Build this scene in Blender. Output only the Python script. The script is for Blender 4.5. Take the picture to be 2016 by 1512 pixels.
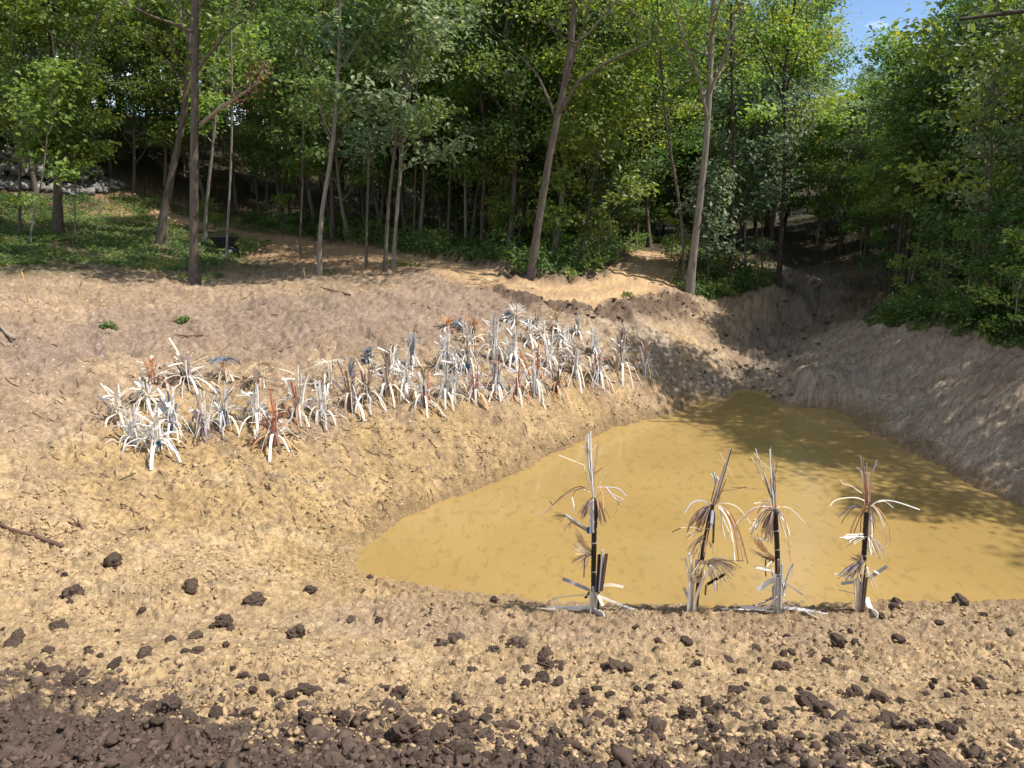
import bpy, math, random
import numpy as np
from mathutils import Vector, Matrix
R = math.radians
for o in list(bpy.data.objects): bpy.data.objects.remove(o)
S = bpy.context.scene
C = S.collection
# ---------------------------------------------------------------- camera, sky, sun, exposure
PITCH = R(14.5); CZ = 5.0; FPX = 1456.0
cam = bpy.data.objects.new('camera', bpy.data.cameras.new('camera')); C.objects.link(cam)
cam.location = (0, 0, CZ); cam.rotation_euler = (math.pi/2 - PITCH, 0, 0)
cam.data.sensor_width = 36; cam.data.lens = 26; cam.data.clip_start = .1; cam.data.clip_end = 3000
S.camera = cam
SUN_EL, SUN_AZ = R(56), R(-5)           # azimuth measured from +x towards +y
sd = Vector((math.cos(SUN_EL)*math.cos(SUN_AZ), math.cos(SUN_EL)*math.sin(SUN_AZ), math.sin(SUN_EL)))
W = bpy.data.worlds.new('World'); S.world = W; W.use_nodes = True
nt = W.node_tree; nt.nodes.clear()
wo = nt.nodes.new('ShaderNodeOutputWorld'); bg = nt.nodes.new('ShaderNodeBackground')
sky = nt.nodes.new('ShaderNodeTexSky'); sky.sky_type = 'NISHITA'; sky.sun_disc = False
sky.sun_elevation = SUN_EL; sky.sun_rotation = math.pi/2 - SUN_AZ; sky.ozone_density = 3.2; sky.air_density = .75; sky.dust_density = .1
tc = nt.nodes.new('ShaderNodeTexCoord'); mp = nt.nodes.new('ShaderNodeMapping'); mp.inputs['Scale'].default_value = (1, 1, 2.6)
mp.inputs['Location'].default_value = (0.3, 0.1, 0.25)
cn = nt.nodes.new('ShaderNodeTexNoise'); cn.inputs['Scale'].default_value = 3.4; cn.inputs['Detail'].default_value = 9; cn.inputs['Roughness'].default_value = .55
cr = nt.nodes.new('ShaderNodeValToRGB'); cr.color_ramp.elements[0].position = .50; cr.color_ramp.elements[1].position = .58
mx = nt.nodes.new('ShaderNodeMixRGB'); mx.inputs['Color2'].default_value = (9.5, 9.8, 10.4, 1)
nt.links.new(tc.outputs['Generated'], mp.inputs['Vector']); nt.links.new(mp.outputs['Vector'], cn.inputs['Vector'])
nt.links.new(cn.outputs['Fac'], cr.inputs['Fac']); nt.links.new(cr.outputs['Color'], mx.inputs['Fac'])
nt.links.new(sky.outputs['Color'], mx.inputs['Color1']); nt.links.new(mx.outputs['Color'], bg.inputs['Color'])
bg.inputs['Strength'].default_value = .125
nt.links.new(bg.outputs['Background'], wo.inputs['Surface'])
sl = bpy.data.lights.new('sun', 'SUN'); sl.energy = 5.0; sl.angle = R(.6); sl.color = (1, .95, .86)
so = bpy.data.objects.new('sun', sl); C.objects.link(so); so.rotation_euler = sd.to_track_quat('Z', 'Y').to_euler(); so.location = (20, 0, 30)
S.view_settings.view_transform = 'Standard'; S.view_settings.look = 'None'; S.view_settings.gamma = 1; S.view_settings.exposure = .44
S.render.engine = 'CYCLES'
try: S.cycles.max_bounces = 6; S.cycles.transmission_bounces = 4; S.cycles.diffuse_bounces = 3
except Exception: pass

# ---------------------------------------------------------------- noise
def h2(ix, iy, s=0):
    n = (ix.astype(np.int64)*374761393 + iy.astype(np.int64)*668265263 + s*1442695041) & 0xFFFFFFFF
    n = ((n ^ (n >> 13))*1274126177) & 0xFFFFFFFF
    n = ((n ^ (n >> 16))*2246822519) & 0xFFFFFFFF
    return ((n ^ (n >> 15)) & 0xFFFFFF)/float(0xFFFFFF)
def vn(x, y, s=0):
    ix = np.floor(x); iy = np.floor(y); fx = x-ix; fy = y-iy
    fx = fx*fx*fx*(fx*(fx*6-15)+10); fy = fy*fy*fy*(fy*(fy*6-15)+10)
    a = h2(ix, iy, s); b = h2(ix+1, iy, s); c = h2(ix, iy+1, s); d = h2(ix+1, iy+1, s)
    return (a+(b-a)*fx) + ((c+(d-c)*fx)-(a+(b-a)*fx))*fy - .5
def fbm(x, y, o=4, s=0, g=.5):
    r = 0; a = 1.
    for k in range(o):
        r = r + a*vn(x*2**k+17.3*k, y*2**k-9.1*k, s+k); a *= g
    return r
def worley(x, y, s=0):
    ix = np.floor(x); iy = np.floor(y); best = np.full(x.shape, 9.); sec = np.full(x.shape, 9.); rid = np.zeros(x.shape)
    for dx in (-1, 0, 1):
        for dy in (-1, 0, 1):
            cx = ix+dx; cy = iy+dy
            d = (cx+h2(cx, cy, s)-x)**2 + (cy+h2(cx, cy, s+5)-y)**2
            m = d < best; sec = np.where(m, best, np.minimum(sec, d)); best = np.where(m, d, best); rid = np.where(m, h2(cx, cy, s+9), rid)
    return np.sqrt(best)+0j+1j*np.sqrt(sec), rid
def sm(a, b, x):
    t = np.clip((x-a)/(b-a), 0, 1); return t*t*(3-2*t)

# ---------------------------------------------------------------- pixel rays (full-size photo pixels)
cp, sp = math.cos(PITCH), math.sin(PITCH)
def ray(px, py):
    px = np.asarray(px, float); py = np.asarray(py, float)
    cx = (px-1008)/FPX; cy = -(py-756)/FPX
    return np.stack([cx, cy*sp+cp, cy*cp-sp], -1)
def proj(x, y, z):
    z = z-CZ; f = y*cp - z*sp; u = y*sp + z*cp; f = np.maximum(f, 1e-3)
    return 1008+FPX*x/f, 756-FPX*u/f
# ---------------------------------------------------------------- base terrain: thin plate spline through surveyed points
cpz = []   # world x, y, z
def cz(*pts):
    for px, py, z in pts:
        d = ray(px, py); t = (z-CZ)/d[2]; cpz.append((d[0]*t, d[1]*t, z))
def cy_(*pts):
    for px, py, Y in pts:
        d = ray(px, py); t = Y/d[1]; cpz.append((d[0]*t, Y, CZ+d[2]*t))
cz((690,1105,0),(760,1040,0),(830,1005,0),(930,965,0),(1010,935,0),(1080,895,0),(1150,865,0),(1250,830,0),(1350,800,0),(1430,783,0),
   (1520,785,0),(1600,802,0),(1700,842,0),(1800,890,0),(1900,945,0),(2016,1000,0),(2150,1060,0),
   (715,1135,0),(780,1152,0),(860,1167,0),(1000,1182,0),(1100,1190,0),(1300,1199,0),(1500,1199,0),(1700,1196,0),(1850,1190,0),(2016,1184,0),(2150,1175,0))
cz((850,1080,-.45),(1050,1050,-.7),(1300,1000,-.9),(1600,1000,-.9),(1800,1060,-.8),(1450,880,-.7),(2016,1090,-.5),(1200,920,-.5),(1600,900,-.6),(1400,1120,-.6),(1700,1130,-.6),(1000,1120,-.35))
cz((2230,1120,.15),(2350,1150,.9),(2300,1000,.9))
# near slope
cz((0,1512,2.3),(500,1512,2.2),(1000,1512,2.15),(1500,1512,2.1),(2016,1512,2.0),(0,1300,1.25),(500,1300,1.1),(1000,1320,.85),(1500,1320,.8),(2016,1320,.85),
   (0,1160,.75),(350,1170,.5),(600,1190,.28),(1000,1230,.22),(1500,1240,.22),(2016,1230,.3),(1250,1420,1.4),(300,1420,1.8),(1800,1420,1.45))
# left bank
cz((0,1030,1.0),(350,1080,.52),(550,1080,.22),(0,900,1.35),(300,950,.85),(550,960,.62),(750,930,.42),(0,700,2.15),(250,800,1.45),(450,850,1.1),(650,830,1.05),(850,820,.9),(1050,810,.7),(1250,750,.72),
   (350,650,2.1),(600,700,1.75),(850,700,1.6),(1050,690,1.45),(1250,670,1.3),(600,600,2.4),(850,620,2.15),(1350,650,1.15),(0,600,2.65),(1100,640,1.85))
# crest, trail, forest floor
cy_((0,535,20.5),(200,535,21),(382,555,21.5),(630,545,22),(770,540,22.5),(900,530,22),(1045,560,21.5),(1160,578,20.9),(1280,545,24.5),(1290,495,31),(1350,572,24.3),(1250,600,21.4),(1100,600,20.2),
    (1440,590,24.6),(1500,560,26.5),(313,480,27),(445,505,26.5),(560,480,30),(113,455,28),(0,460,26),(700,490,28.5),(850,500,27.5),(1000,520,25.5),(1140,540,24.5),(1350,500,32),(1480,520,29),
    (200,370,37),(60,350,36),(350,400,38),(500,430,38),(700,440,38),(900,450,38),(1100,460,38),(1300,470,38))
# ravine and right bank
cz((1470,745,.18),(1500,690,.5),(1565,640,.8),(1400,700,.75))
cy_((1610,590,25.5),(1600,540,30),(1570,500,36),(1700,640,20.6),(1850,640,17.8),(2016,690,15),(2016,850,12.7),(1880,760,15.3),(1700,740,17.5),(1590,738,17.45),(1650,680,20.2),(1780,590,23.5),(1750,530,30),(1900,560,21.5),
    (1900,500,28),(2016,560,19.5),(2016,500,25),(1700,500,34),(1850,450,34),(2150,600,15),(1450,500,33),(1530,520,29))
for x, y, z in ((-6,-6,3.2),(0,-6,3.2),(6,-6,3.2),(-6,1,3.1),(0,1.2,3.1),(6,1,3.0),(-12,4,3.2),(-14,12,3.4),(-18,18,4),(12,3,2.6),(15,8,2.2),(15.5,13,2.6),(18,18,3.8),(-30,30,6),(30,30,5.5),(-35,60,11),(35,60,9),(0,60,4.5),(17,60,2.8),(24,60,3.8),(-15,60,8),
                (0,75,6),(-45,75,13),(45,75,11),(-20,-15,3.5),(20,-15,3),(20,75,4),(-22,40,7.2),(24,42,5),(28,12,4),(-28,10,4.5)):
    cpz.append((x, y, z))
P = np.array(cpz); n_ = len(P)
def tk(d2): return np.where(d2 > 0, .5*d2*np.log(np.maximum(d2, 1e-12)), 0)
K = tk((P[:, None, 0]-P[None, :, 0])**2 + (P[:, None, 1]-P[None, :, 1])**2) + np.eye(n_)*.02
Q = np.concatenate([np.ones((n_, 1)), P[:, :2]], 1)
A = np.block([[K, Q], [Q.T, np.zeros((3, 3))]])
sol = np.linalg.solve(A, np.concatenate([P[:, 2], np.zeros(3)]))
def tps(x, y):
    x = np.asarray(x, float); y = np.asarray(y, float); r = sol[n_]+sol[n_+1]*x+sol[n_+2]*y
    for k in range(n_): r = r + sol[k]*tk((x-P[k, 0])**2+(y-P[k, 1])**2)
    return r
GX = np.arange(-60, 60.01, .25); GY = np.arange(-12, 90.01, .25)
G = tps(*np.meshgrid(GX, GY))
def base(x, y):
    fx = np.clip((np.asarray(x, float)+60)/.25, 0, len(GX)-1.001); fy = np.clip((np.asarray(y, float)+12)/.25, 0, len(GY)-1.001)
    i = fx.astype(int); j = fy.astype(int); a = fx-i; b = fy-j
    return (G[j, i]*(1-a)+G[j, i+1]*a)*(1-b)+(G[j+1, i]*(1-a)+G[j+1, i+1]*a)*b
def seg_dist(x, y, pts):
    d = np.full(np.shape(x), 1e9)
    for (ax, ay), (bx, by) in zip(pts[:-1], pts[1:]):
        vx, vy = bx-ax, by-ay; t = np.clip(((x-ax)*vx+(y-ay)*vy)/(vx*vx+vy*vy), 0, 1)
        d = np.minimum(d, np.hypot(x-ax-vx*t, y-ay-vy*t))
    return d
def hit0(px, py, fn=base):
    d = ray(px, py); t = np.linspace(2, 75, 1500)
    X = d[0]*t; Y = d[1]*t; Z = CZ+d[2]*t; h = fn(X, Y); m = np.nonzero(Z < h)[0]
    if len(m) == 0: return None
    i = m[0]
    if i == 0: return (X[0], Y[0], h[0])
    a = (Z[i-1]-h[i-1])/((Z[i-1]-h[i-1])-(Z[i]-h[i])); return tuple(float(v[i-1]+(v[i]-v[i-1])*a) for v in (X, Y, Z))
def wpath(pts): return [hit0(*p)[:2] for p in pts]
TRAIL = wpath([(330,425),(500,462),(640,487),(760,502),(860,520),(950,548),(1050,568),(1150,575),(1240,558),(1290,525),(1300,500)])
BERM = wpath([(1000,582),(1080,606),(1180,614),(1280,602),(1340,600)])
BANKCUT = wpath([(880,512),(960,525),(1040,552),(1120,556),(1200,535),(1250,510)])
RAV = wpath([(1480,765),(1500,700),(1565,645),(1610,595),(1600,545),(1570,505)])
def dark_edge(px):  # photo row where the dark topsoil in the foreground starts
    return np.interp(px, [-300, 0, 350, 560, 760, 1000, 1250, 1450, 1700, 2016, 2400], [1312, 1345, 1418, 1470, 1445, 1474, 1482, 1462, 1512, 1545, 1580])
def fields(x, y):
    zb = tps(x, y) if np.size(x) > 4000 else base(x, y)
    px, py = proj(x, y, zb)
    w = fbm(x*1.7, y*1.7, 4, 3)*70
    dark = sm(-25, 25, py-dark_edge(px)+w+fbm(x*9, y*9, 3, 71)*95)*(y < 9)*(y > -1)
    dark = np.where(y <= 2.4, 1., dark)
    berm = sm(1.0, .4, seg_dist(x, y, BERM)+fbm(x*2, y*2, 3, 8)*.7)
    cut = sm(.7, .35, seg_dist(x, y, BANKCUT)+fbm(x*2, y*2, 3, 9)*.5)
    trail = sm(1.15, .75, seg_dist(x, y, TRAIL)+fbm(x*1.5, y*1.5, 3, 10)*.5)
    rav = sm(1.4, .3, seg_dist(x, y, RAV)+fbm(x*1.3, y*1.3, 3, 12)*.8)
    return zb, px, py, dark, berm, cut, trail, rav
def Hgt(x, y, F=None, detail=True):
    x = np.asarray(x, float); y = np.asarray(y, float)
    zb, px, py, dark, berm, cut, trail, rav = F if F is not None else fields(x, y)
    z = zb + fbm(x*.9, y*.9, 3, 20)*.10*sm(0.02, .5, np.abs(zb))
    # rills running down the banks
    al = (x*.62 - y*.78); ac = (x*.78 + y*.62)
    left = sm(5, 1, x-(.0*y))*sm(8.5, 11, y)*sm(26, 20, y)
    z = z + left*(fbm(ac*2.6, al*.55, 4, 31))*.12*sm(.3, 1.2, zb)
    al2 = (x*.85 + y*.5); ac2 = (x*-.5 + y*.85)
    right = sm(4.5, 7, x-(y-14)*.1)*sm(9, 12, y)*sm(26, 19, y)
    z = z + right*fbm(ac2*2.2, al2*.5, 4, 33)*.11*sm(.05, .6, zb)
    z = z + berm*(1-trail)*(.10+fbm(x*3.5, y*3.5, 4, 35)*.28) - trail*.05*(1-cut) + cut*(1-trail)*(fbm(x*2.5, y*2.5, 4, 36)*.36+.12)
    z = z - rav*.16 + rav*fbm(x*2.2, y*2.2, 4, 37)*.26
    tr = seg_dist(x, y, TRAIL); z = z - .05*np.exp(-((tr-.38)/.13)**2)*sm(1.5, 1, tr)
    # clods and gravel
    f1, r1 = worley(x*8.5, y*8.5, 40); f2, r2 = worley(x*18, y*18, 41); f3, r3 = worley(x*3.6, y*3.6, 42)
    lump = lambda f, r: np.minimum(np.sqrt(np.clip(1-(f.real*1.25)**2, 0, 1)), np.clip((f.imag-f.real)*3.2, 0, 1)**.7)*(.35+.65*r)
    near = sm(16, 7, y)
    patch = sm(-.25, .3, fbm(x*.8, y*.8, 3, 44))
    z = z + near*(1-dark)*sm(-.1, .05, zb)*(lump(f2, r2)*.034 + lump(f1, r1)*.045*(r1 > .45)*(.25+patch) + fbm(x*11, y*11, 3, 49)*.035)
    z = z + dark*(lump(f1, r1)*.065 + lump(f2, r2)*.035 + lump(f3, r3)*.05*(r3 > .5) + fbm(x*6, y*6, 4, 46)*.06)
    far = 1-near
    z = z + sm(11, 9, y)*sm(5.5, 7, y)*(1-dark)*fbm(x*.7, y*7, 3, 50)*.05*sm(.1, .4, zb)
    z = z + far*(1-trail*.9)*(lump(f1, r1)*.045*(r1 > .35)+fbm(x*7, y*7, 4, 47, .6)*.075)
    shore = sm(.9, 0., np.abs(zb))*sm(14, 9, x)
    z = z + shore*(lump(f1, r1)*.03+fbm(x*2.6, y*2.6, 4, 48)*(.03+.07*sm(9, 11, y)))*sm(-.2, 0, zb)
    return z
def H1(x, y): return float(Hgt(np.array([float(x)]), np.array([float(y)]))[0])
def hit(px, py):
    p = hit0(px, py); return Vector((p[0], p[1], H1(p[0], p[1])))
def hits(px, py):
    d = ray(px, py); n = len(px); lo = np.full(n, 2.); done = np.zeros(n, bool)
    t = np.full(n, 2.)
    for k in range(500):
        z = CZ+d[:, 2]*t; below = z < base(d[:, 0]*t, d[:, 1]*t); done |= below
        t = np.where(done, t, t*1.008)
    t2 = t/1.008
    for k in range(8):
        m = (t+t2)/2; b = (CZ+d[:, 2]*m) < base(d[:, 0]*m, d[:, 1]*m); t = np.where(b, m, t); t2 = np.where(b, t2, m)
    return d[:, 0]*t, d[:, 1]*t, done

# ---------------------------------------------------------------- object helpers
def mesh(name, V, F, mat, tint=None, smooth=False, tname='tint'):
    V = np.asarray(V, np.float32); F = np.asarray(F, np.int32)
    me = bpy.data.meshes.new(name); k = F.shape[1]
    me.vertices.add(len(V)); me.vertices.foreach_set('co', V.ravel())
    me.loops.add(F.size); me.loops.foreach_set('vertex_index', F.ravel())
    me.polygons.add(len(F)); me.polygons.foreach_set('loop_start', np.arange(0, F.size, k, dtype=np.int32))
    try: me.polygons.foreach_set('loop_total', np.full(len(F), k, np.int32))
    except Exception: pass
    me.polygons.foreach_set('use_smooth', np.full(len(F), bool(smooth)))
    if tint is not None:
        t = np.asarray(tint, np.float32)
        if t.ndim == 1: a = me.attributes.new(tname, 'FLOAT', 'POINT'); a.data.foreach_set('value', t)
        else: a = me.attributes.new(tname, 'FLOAT_COLOR', 'POINT'); a.data.foreach_set('color', np.concatenate([t, np.ones((len(t), 1), np.float32)], 1).ravel())
    me.update(calc_edges=True); me.validate()
    if mat: me.materials.append(mat)
    return me
def ob(name, data, parent=None, loc=(0, 0, 0)):
    o = bpy.data.objects.new(name, data); C.objects.link(o); o.location = loc
    if parent: o.parent = parent
    return o
def tag(o, label=None, cat=None, group=None, kind=None):
    if label: o['label'] = label
    if cat: o['category'] = cat
    if group: o['group'] = group
    if kind: o['kind'] = kind
    return o
def copy_tree(o, parent=None):
    c = o.copy(); C.objects.link(c); c.parent = parent
    for ch in list(o.children): copy_tree(ch, c)
    return c
class MB:
    def __init__(s): s.V = []; s.F = []; s.n = 0
    def add(s, V, F): s.V.append(np.asarray(V, float)); s.F.append(np.asarray(F)+s.n); s.n += len(V)
    def tube(s, pts, rad, k=6, cap=True):
        pts = np.asarray(pts, float); m = len(pts); rad = np.broadcast_to(np.asarray(rad, float), (m,))
        T = np.gradient(pts, axis=0); T /= np.linalg.norm(T, axis=1)[:, None]+1e-9
        up = np.array([0, 0, 1.]) if abs(T[0, 2]) < .9 else np.array([1., 0, 0])
        V = []; a = np.arange(k)*2*np.pi/k
        u = np.cross(up, T[0])
        for i in range(m):
            u = u-T[i]*np.dot(u, T[i]); u /= np.linalg.norm(u)+1e-9; v = np.cross(T[i], u)
            V.append(pts[i]+rad[i]*(np.cos(a)[:, None]*u+np.sin(a)[:, None]*v))
        V = np.concatenate(V); F = []
        for i in range(m-1):
            for j in range(k): F.append((i*k+j, i*k+(j+1) % k, (i+1)*k+(j+1) % k, (i+1)*k+j))
        if cap:
            V = np.concatenate([V, [pts[0]], [pts[-1]]]); 
            for j in range(k): F.append((m*k, (j+1) % k, j, m*k)); F.append((m*k+1, (m-1)*k+j, (m-1)*k+(j+1) % k, m*k+1))
        F = np.array(F)
        s.add(V, F)
    def slat(s, pts, w, t, nrm):     # flat strip swept along points, width w, thickness t, face normal hint
        pts = np.asarray(pts, float); m = len(pts); w = np.broadcast_to(np.asarray(w, float), (m,))
        T = np.gradient(pts, axis=0); T /= np.linalg.norm(T, axis=1)[:, None]+1e-9
        n = np.asarray(nrm, float); V = []
        for i in range(m):
            sd_ = np.cross(T[i], n); l = np.linalg.norm(sd_)
            if l < 1e-3: sd_ = np.cross(T[i], (1., .3, 0)); l = np.linalg.norm(sd_)
            sd_ /= l; nn = np.cross(sd_, T[i])
            for a, b in ((-1, -1), (1, -1), (1, 1), (-1, 1)): V.append(pts[i]+sd_*a*w[i]/2+nn*b*t/2)
        F = []
        for i in range(m-1):
            for j in range(4): F.append((i*4+j, i*4+(j+1) % 4, (i+1)*4+(j+1) % 4, (i+1)*4+j))
        F.append((3, 2, 1, 0)); e = (m-1)*4; F.append((e, e+1, e+2, e+3))
        s.add(V, F)
    def box(s, c, sz, rot=None):
        V = np.array([(x, y, z) for x in (-.42, .5) for y in (-.42, .5) for z in (-.42, .5)])*np.array(sz)
        if rot is not None: V = V @ np.array(rot).T
        s.add(V+np.array(c), [(0, 1, 3, 2), (4, 6, 7, 5), (0, 4, 5, 1), (2, 3, 7, 6), (0, 2, 6, 4), (1, 5, 7, 3)])
    def build(s, name, mat, parent=None, smooth=False, tint=None):
        F = np.concatenate(s.F)
        V = np.concatenate(s.V)
        deg = F[:, 0] == F[:, 3]
        me = bpy.data.meshes.new(name)
        if deg.any():
            me.from_pydata(V.tolist(), [], [tuple(f[:3]) if d else tuple(f) for f, d in zip(F.tolist(), deg)])
            if smooth: me.polygons.foreach_set('use_smooth', np.ones(len(F), bool))
            me.materials.append(mat); me.update()
        else: me = mesh(name, V, F, mat, tint, smooth)
        return ob(name, me, parent)

# ---------------------------------------------------------------- materials
def mat(name):
    m = bpy.data.materials.new(name); m.use_nodes = True; t = m.node_tree; t.nodes.clear()
    o = t.nodes.new('ShaderNodeOutputMaterial'); return m, t, o
def N(t, k, **kw):
    n = t.nodes.new(k)
    for a, b in kw.items():
        if a in n.inputs: n.inputs[a].default_value = b
        else: setattr(n, a, b)
    return n
def leaf_mat(name, c1, c2, tr=.35, rough=.42):
    m, t, o = mat(name)
    at = N(t, 'ShaderNodeAttribute', attribute_name='tint'); oi = N(t, 'ShaderNodeObjectInfo')
    cr = N(t, 'ShaderNodeValToRGB'); e = cr.color_ramp.elements
    e[0].color = (*c1, 1); e[1].color = (*c2, 1); e.new(.93).color = (*c2, 1); e[-1].color = (c2[0]*1.7, c2[1]*1.25, c2[2]*.9, 1)
    e[0].position = .1; e[1].position = .9 if len(e) < 3 else .9
    hs = N(t, 'ShaderNodeHueSaturation'); 
    ma = N(t, 'ShaderNodeMapRange'); ma.inputs['To Min'].default_value = .75; ma.inputs['To Max'].default_value = 1.3
    mh = N(t, 'ShaderNodeMapRange'); mh.inputs['To Min'].default_value = .475; mh.inputs['To Max'].default_value = .52
    L = t.links.new
    L(at.outputs['Fac'], cr.inputs['Fac']); L(cr.outputs['Color'], hs.inputs['Color']); L(oi.outputs['Random'], ma.inputs['Value'])
    mu = N(t, 'ShaderNodeMath', operation='MULTIPLY'); mu.inputs[1].default_value = 7.13; fr = N(t, 'ShaderNodeMath', operation='FRACT')
    L(oi.outputs['Random'], mu.inputs[0]); L(mu.outputs[0], fr.inputs[0]); L(fr.outputs[0], mh.inputs['Value'])
    L(ma.outputs['Result'], hs.inputs['Value']); L(mh.outputs['Result'], hs.inputs['Hue'])
    b = N(t, 'ShaderNodeBsdfPrincipled', Roughness=rough); L(hs.outputs['Color'], b.inputs['Base Color'])
    b.inputs['Specular IOR Level'].default_value = .5
    tl = N(t, 'ShaderNodeBsdfTranslucent'); h2_ = N(t, 'ShaderNodeHueSaturation', Value=1.7, Saturation=1.1, Hue=.485); L(hs.outputs['Color'], h2_.inputs['Color']); L(h2_.outputs['Color'], tl.inputs['Color'])
    mi = N(t, 'ShaderNodeMixShader'); mi.inputs[0].default_value = tr
    L(b.outputs[0], mi.inputs[1]); L(tl.outputs[0], mi.inputs[2]); L(mi.outputs[0], o.inputs[0])
    return m
def plain(name, c, rough=.7, bump=0, bscale=30, var=.15, vscale=8, stretch=(1, 1, 1), spec=.3, metal=0, objvar=0, bdist=.02):
    m, t, o = mat(name); L = t.links.new
    b = N(t, 'ShaderNodeBsdfPrincipled', Roughness=rough, Metallic=metal); b.inputs['Specular IOR Level'].default_value = spec
    g = N(t, 'ShaderNodeTexCoord'); mp_ = N(t, 'ShaderNodeMapping'); mp_.inputs['Scale'].default_value = stretch; L(g.outputs['Object'], mp_.inputs['Vector'])
    n = N(t, 'ShaderNodeTexNoise', Scale=vscale, Detail=5.); L(mp_.outputs[0], n.inputs['Vector'])
    cr = N(t, 'ShaderNodeValToRGB'); e = cr.color_ramp.elements; e[0].position = .3; e[1].position = .7
    e[0].color = tuple(v*(1-var) for v in c)+(1,); e[1].color = tuple(min(1, v*(1+var)) for v in c)+(1,)
    L(n.outputs['Fac'], cr.inputs['Fac'])
    last = cr.outputs['Color']
    if objvar:
        oi = N(t, 'ShaderNodeObjectInfo'); mr = N(t, 'ShaderNodeMapRange'); mr.inputs['To Min'].default_value = 1-objvar; mr.inputs['To Max'].default_value = 1+objvar*.6
        hs = N(t, 'ShaderNodeHueSaturation'); L(oi.outputs['Random'], mr.inputs['Value']); L(mr.outputs[0], hs.inputs['Value']); L(last, hs.inputs['Color']); last = hs.outputs['Color']
    L(last, b.inputs['Base Color'])
    if bump:
        n2 = N(t, 'ShaderNodeTexNoise', Scale=float(bscale), Detail=6.); L(mp_.outputs[0], n2.inputs['Vector'])
        bp = N(t, 'ShaderNodeBump', Strength=bump, Distance=bdist); L(n2.outputs['Fac'], bp.inputs['Height']); L(bp.outputs[0], b.inputs['Normal'])
    L(b.outputs[0], o.inputs[0]); return m
M = {}
M['oak'] = leaf_mat('oak_leaf', (0.057, 0.12, 0.026), (0.196, 0.283, 0.066), .46, .5)
M['dk'] = leaf_mat('dark_leaf', (0.041, 0.093, 0.024), (0.137, 0.223, 0.059), .46, .5)
M['yel'] = leaf_mat('locust_leaf', (0.12, 0.192, 0.03), (0.281, 0.345, 0.067), .46, .5)
M['blu'] = leaf_mat('bluegreen_leaf', (0.077, 0.137, 0.066), (0.223, 0.298, 0.154), .46, .5)
M['mid'] = leaf_mat('maple_leaf', (0.085, 0.161, 0.026), (0.256, 0.336, 0.066), .46, .5)
M['grass'] = leaf_mat('ground_leaf', (.055, .105, .020), (.17, .22, .06), .35, .6)
M['dead'] = leaf_mat('dead_leaf', (.10, .045, .025), (.22, .11, .06), .2, .7)
M['bark'] = plain('grey_bark', (.125, .10, .078), .9, 1, 22, .4, 9, (3, 3, .5))
M['barkp'] = plain('pale_bark', (.235, .205, .165), .9, .9, 25, .35, 9, (3, 3, .5))
M['barkd'] = plain('dark_bark', (.06, .047, .036), .9, 1, 22, .4, 9, (3, 3, .5))
M['dead_wood'] = plain('dead_wood', (.30, .24, .18), .85, .6, 30, .3)
M['stick'] = plain('stick', (.14, .085, .06), .85, .6, 30, .3)
wood = dict(white=(.80, .785, .75), cream=(.72, .63, .49), grey=(.42, .41, .41), pale=(.68, .665, .63), slate=(.16, .20, .26), brown=(.22, .14, .11), mauve=(.30, .235, .245),
            red=(.46, .15, .085), orange=(.62, .31, .15), tan=(.52, .38, .22), black=(.018, .017, .017), green=(.20, .24, .10), blue=(.03, .13, .24), pink=(.60, .43, .37), lav=(.52, .54, .68), darkbrown=(.075, .05, .038))
for k, v in wood.items(): M[k] = plain('wood_'+k, v, .62, .35, 60, .13, 14, (2, 2, .7), .3, 0, .16, .002)
M['pipe'] = plain('black_pipe', (.016, .016, .017), .45, .3, 60, .2, 9, spec=.4)
M['clod'] = plain('clod_soil', (.112, .080, .062), .95, 1, 16, .3, 9, objvar=.22, spec=.1)
M['pebble'] = plain('sandy_lump', (.385, .272, .158), .95, .8, 24, .4, 9, spec=.1)
M['rock'] = plain('boulder_stone', (.25, .232, .215), .85, .6, 9, .25, 3, objvar=.35)
# ---------------------------------------------------------------- ground
def gaxis(dense_lo, dense_hi, n, lo, hi, k): 
    a = np.linspace(dense_lo, dense_hi, n); l = lo+(dense_lo-lo)*(1-(1-np.linspace(0, 1, k))**2.0); h = hi-(hi-dense_hi)*(1-(np.linspace(0, 1, k))**2.0)
    return np.concatenate([l[:-1], a, h[1:]])
U = gaxis(-.80, .80, 860, -9, 9, 14)
rowpx = np.linspace(1560, 395, 560)
yy = []
for r in rowpx:     # rows spaced evenly as seen from the bank
    a = math.atan((r-756)/FPX)+PITCH; hz = np.interp(r, [395, 450, 540, 700, 1190, 1560], [3.2, 2.9, 2.6, 1.7, .0, 2.3])
    yy.append((CZ-hz)/math.tan(a))
yy = np.array(yy); yy = np.maximum.accumulate(yy+np.arange(len(yy))*1e-4); yd = yy[yy < 45]
dd = np.diff(yd); 
YR = np.concatenate([[-400, -150, -60, -25, -12, -6, -3, -1.5, 0, .8, 1.5, 2.1], yd[yd > 2.4], np.arange(yd.max()+.5, 92, .8), [100, 120, 160, 240, 400, 900]])
UU, YY = np.meshgrid(U, YR); XX = UU*(3+np.abs(YY))
xx = np.clip(XX, -60, 60).ravel(); ys = np.clip(YY, -12, 90).ravel()
Fd = fields(xx, ys); zz = Hgt(xx, ys, Fd)
zb, px_, py_, dark, berm, cut, trail, rav = Fd
cols = []
def zc(px, py, c): p = hit0(px, py); cols.append((p[0], p[1], *c))
SAND = (.435, .308, .172); TANB = (.36, .258, .165); PINK = (.275, .200, .150); GREYB = (.36, .285, .21); FOR = (.062, .050, .032); REDB = (.36, .225, .135); YEL = (.42, .288, .14)
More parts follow.
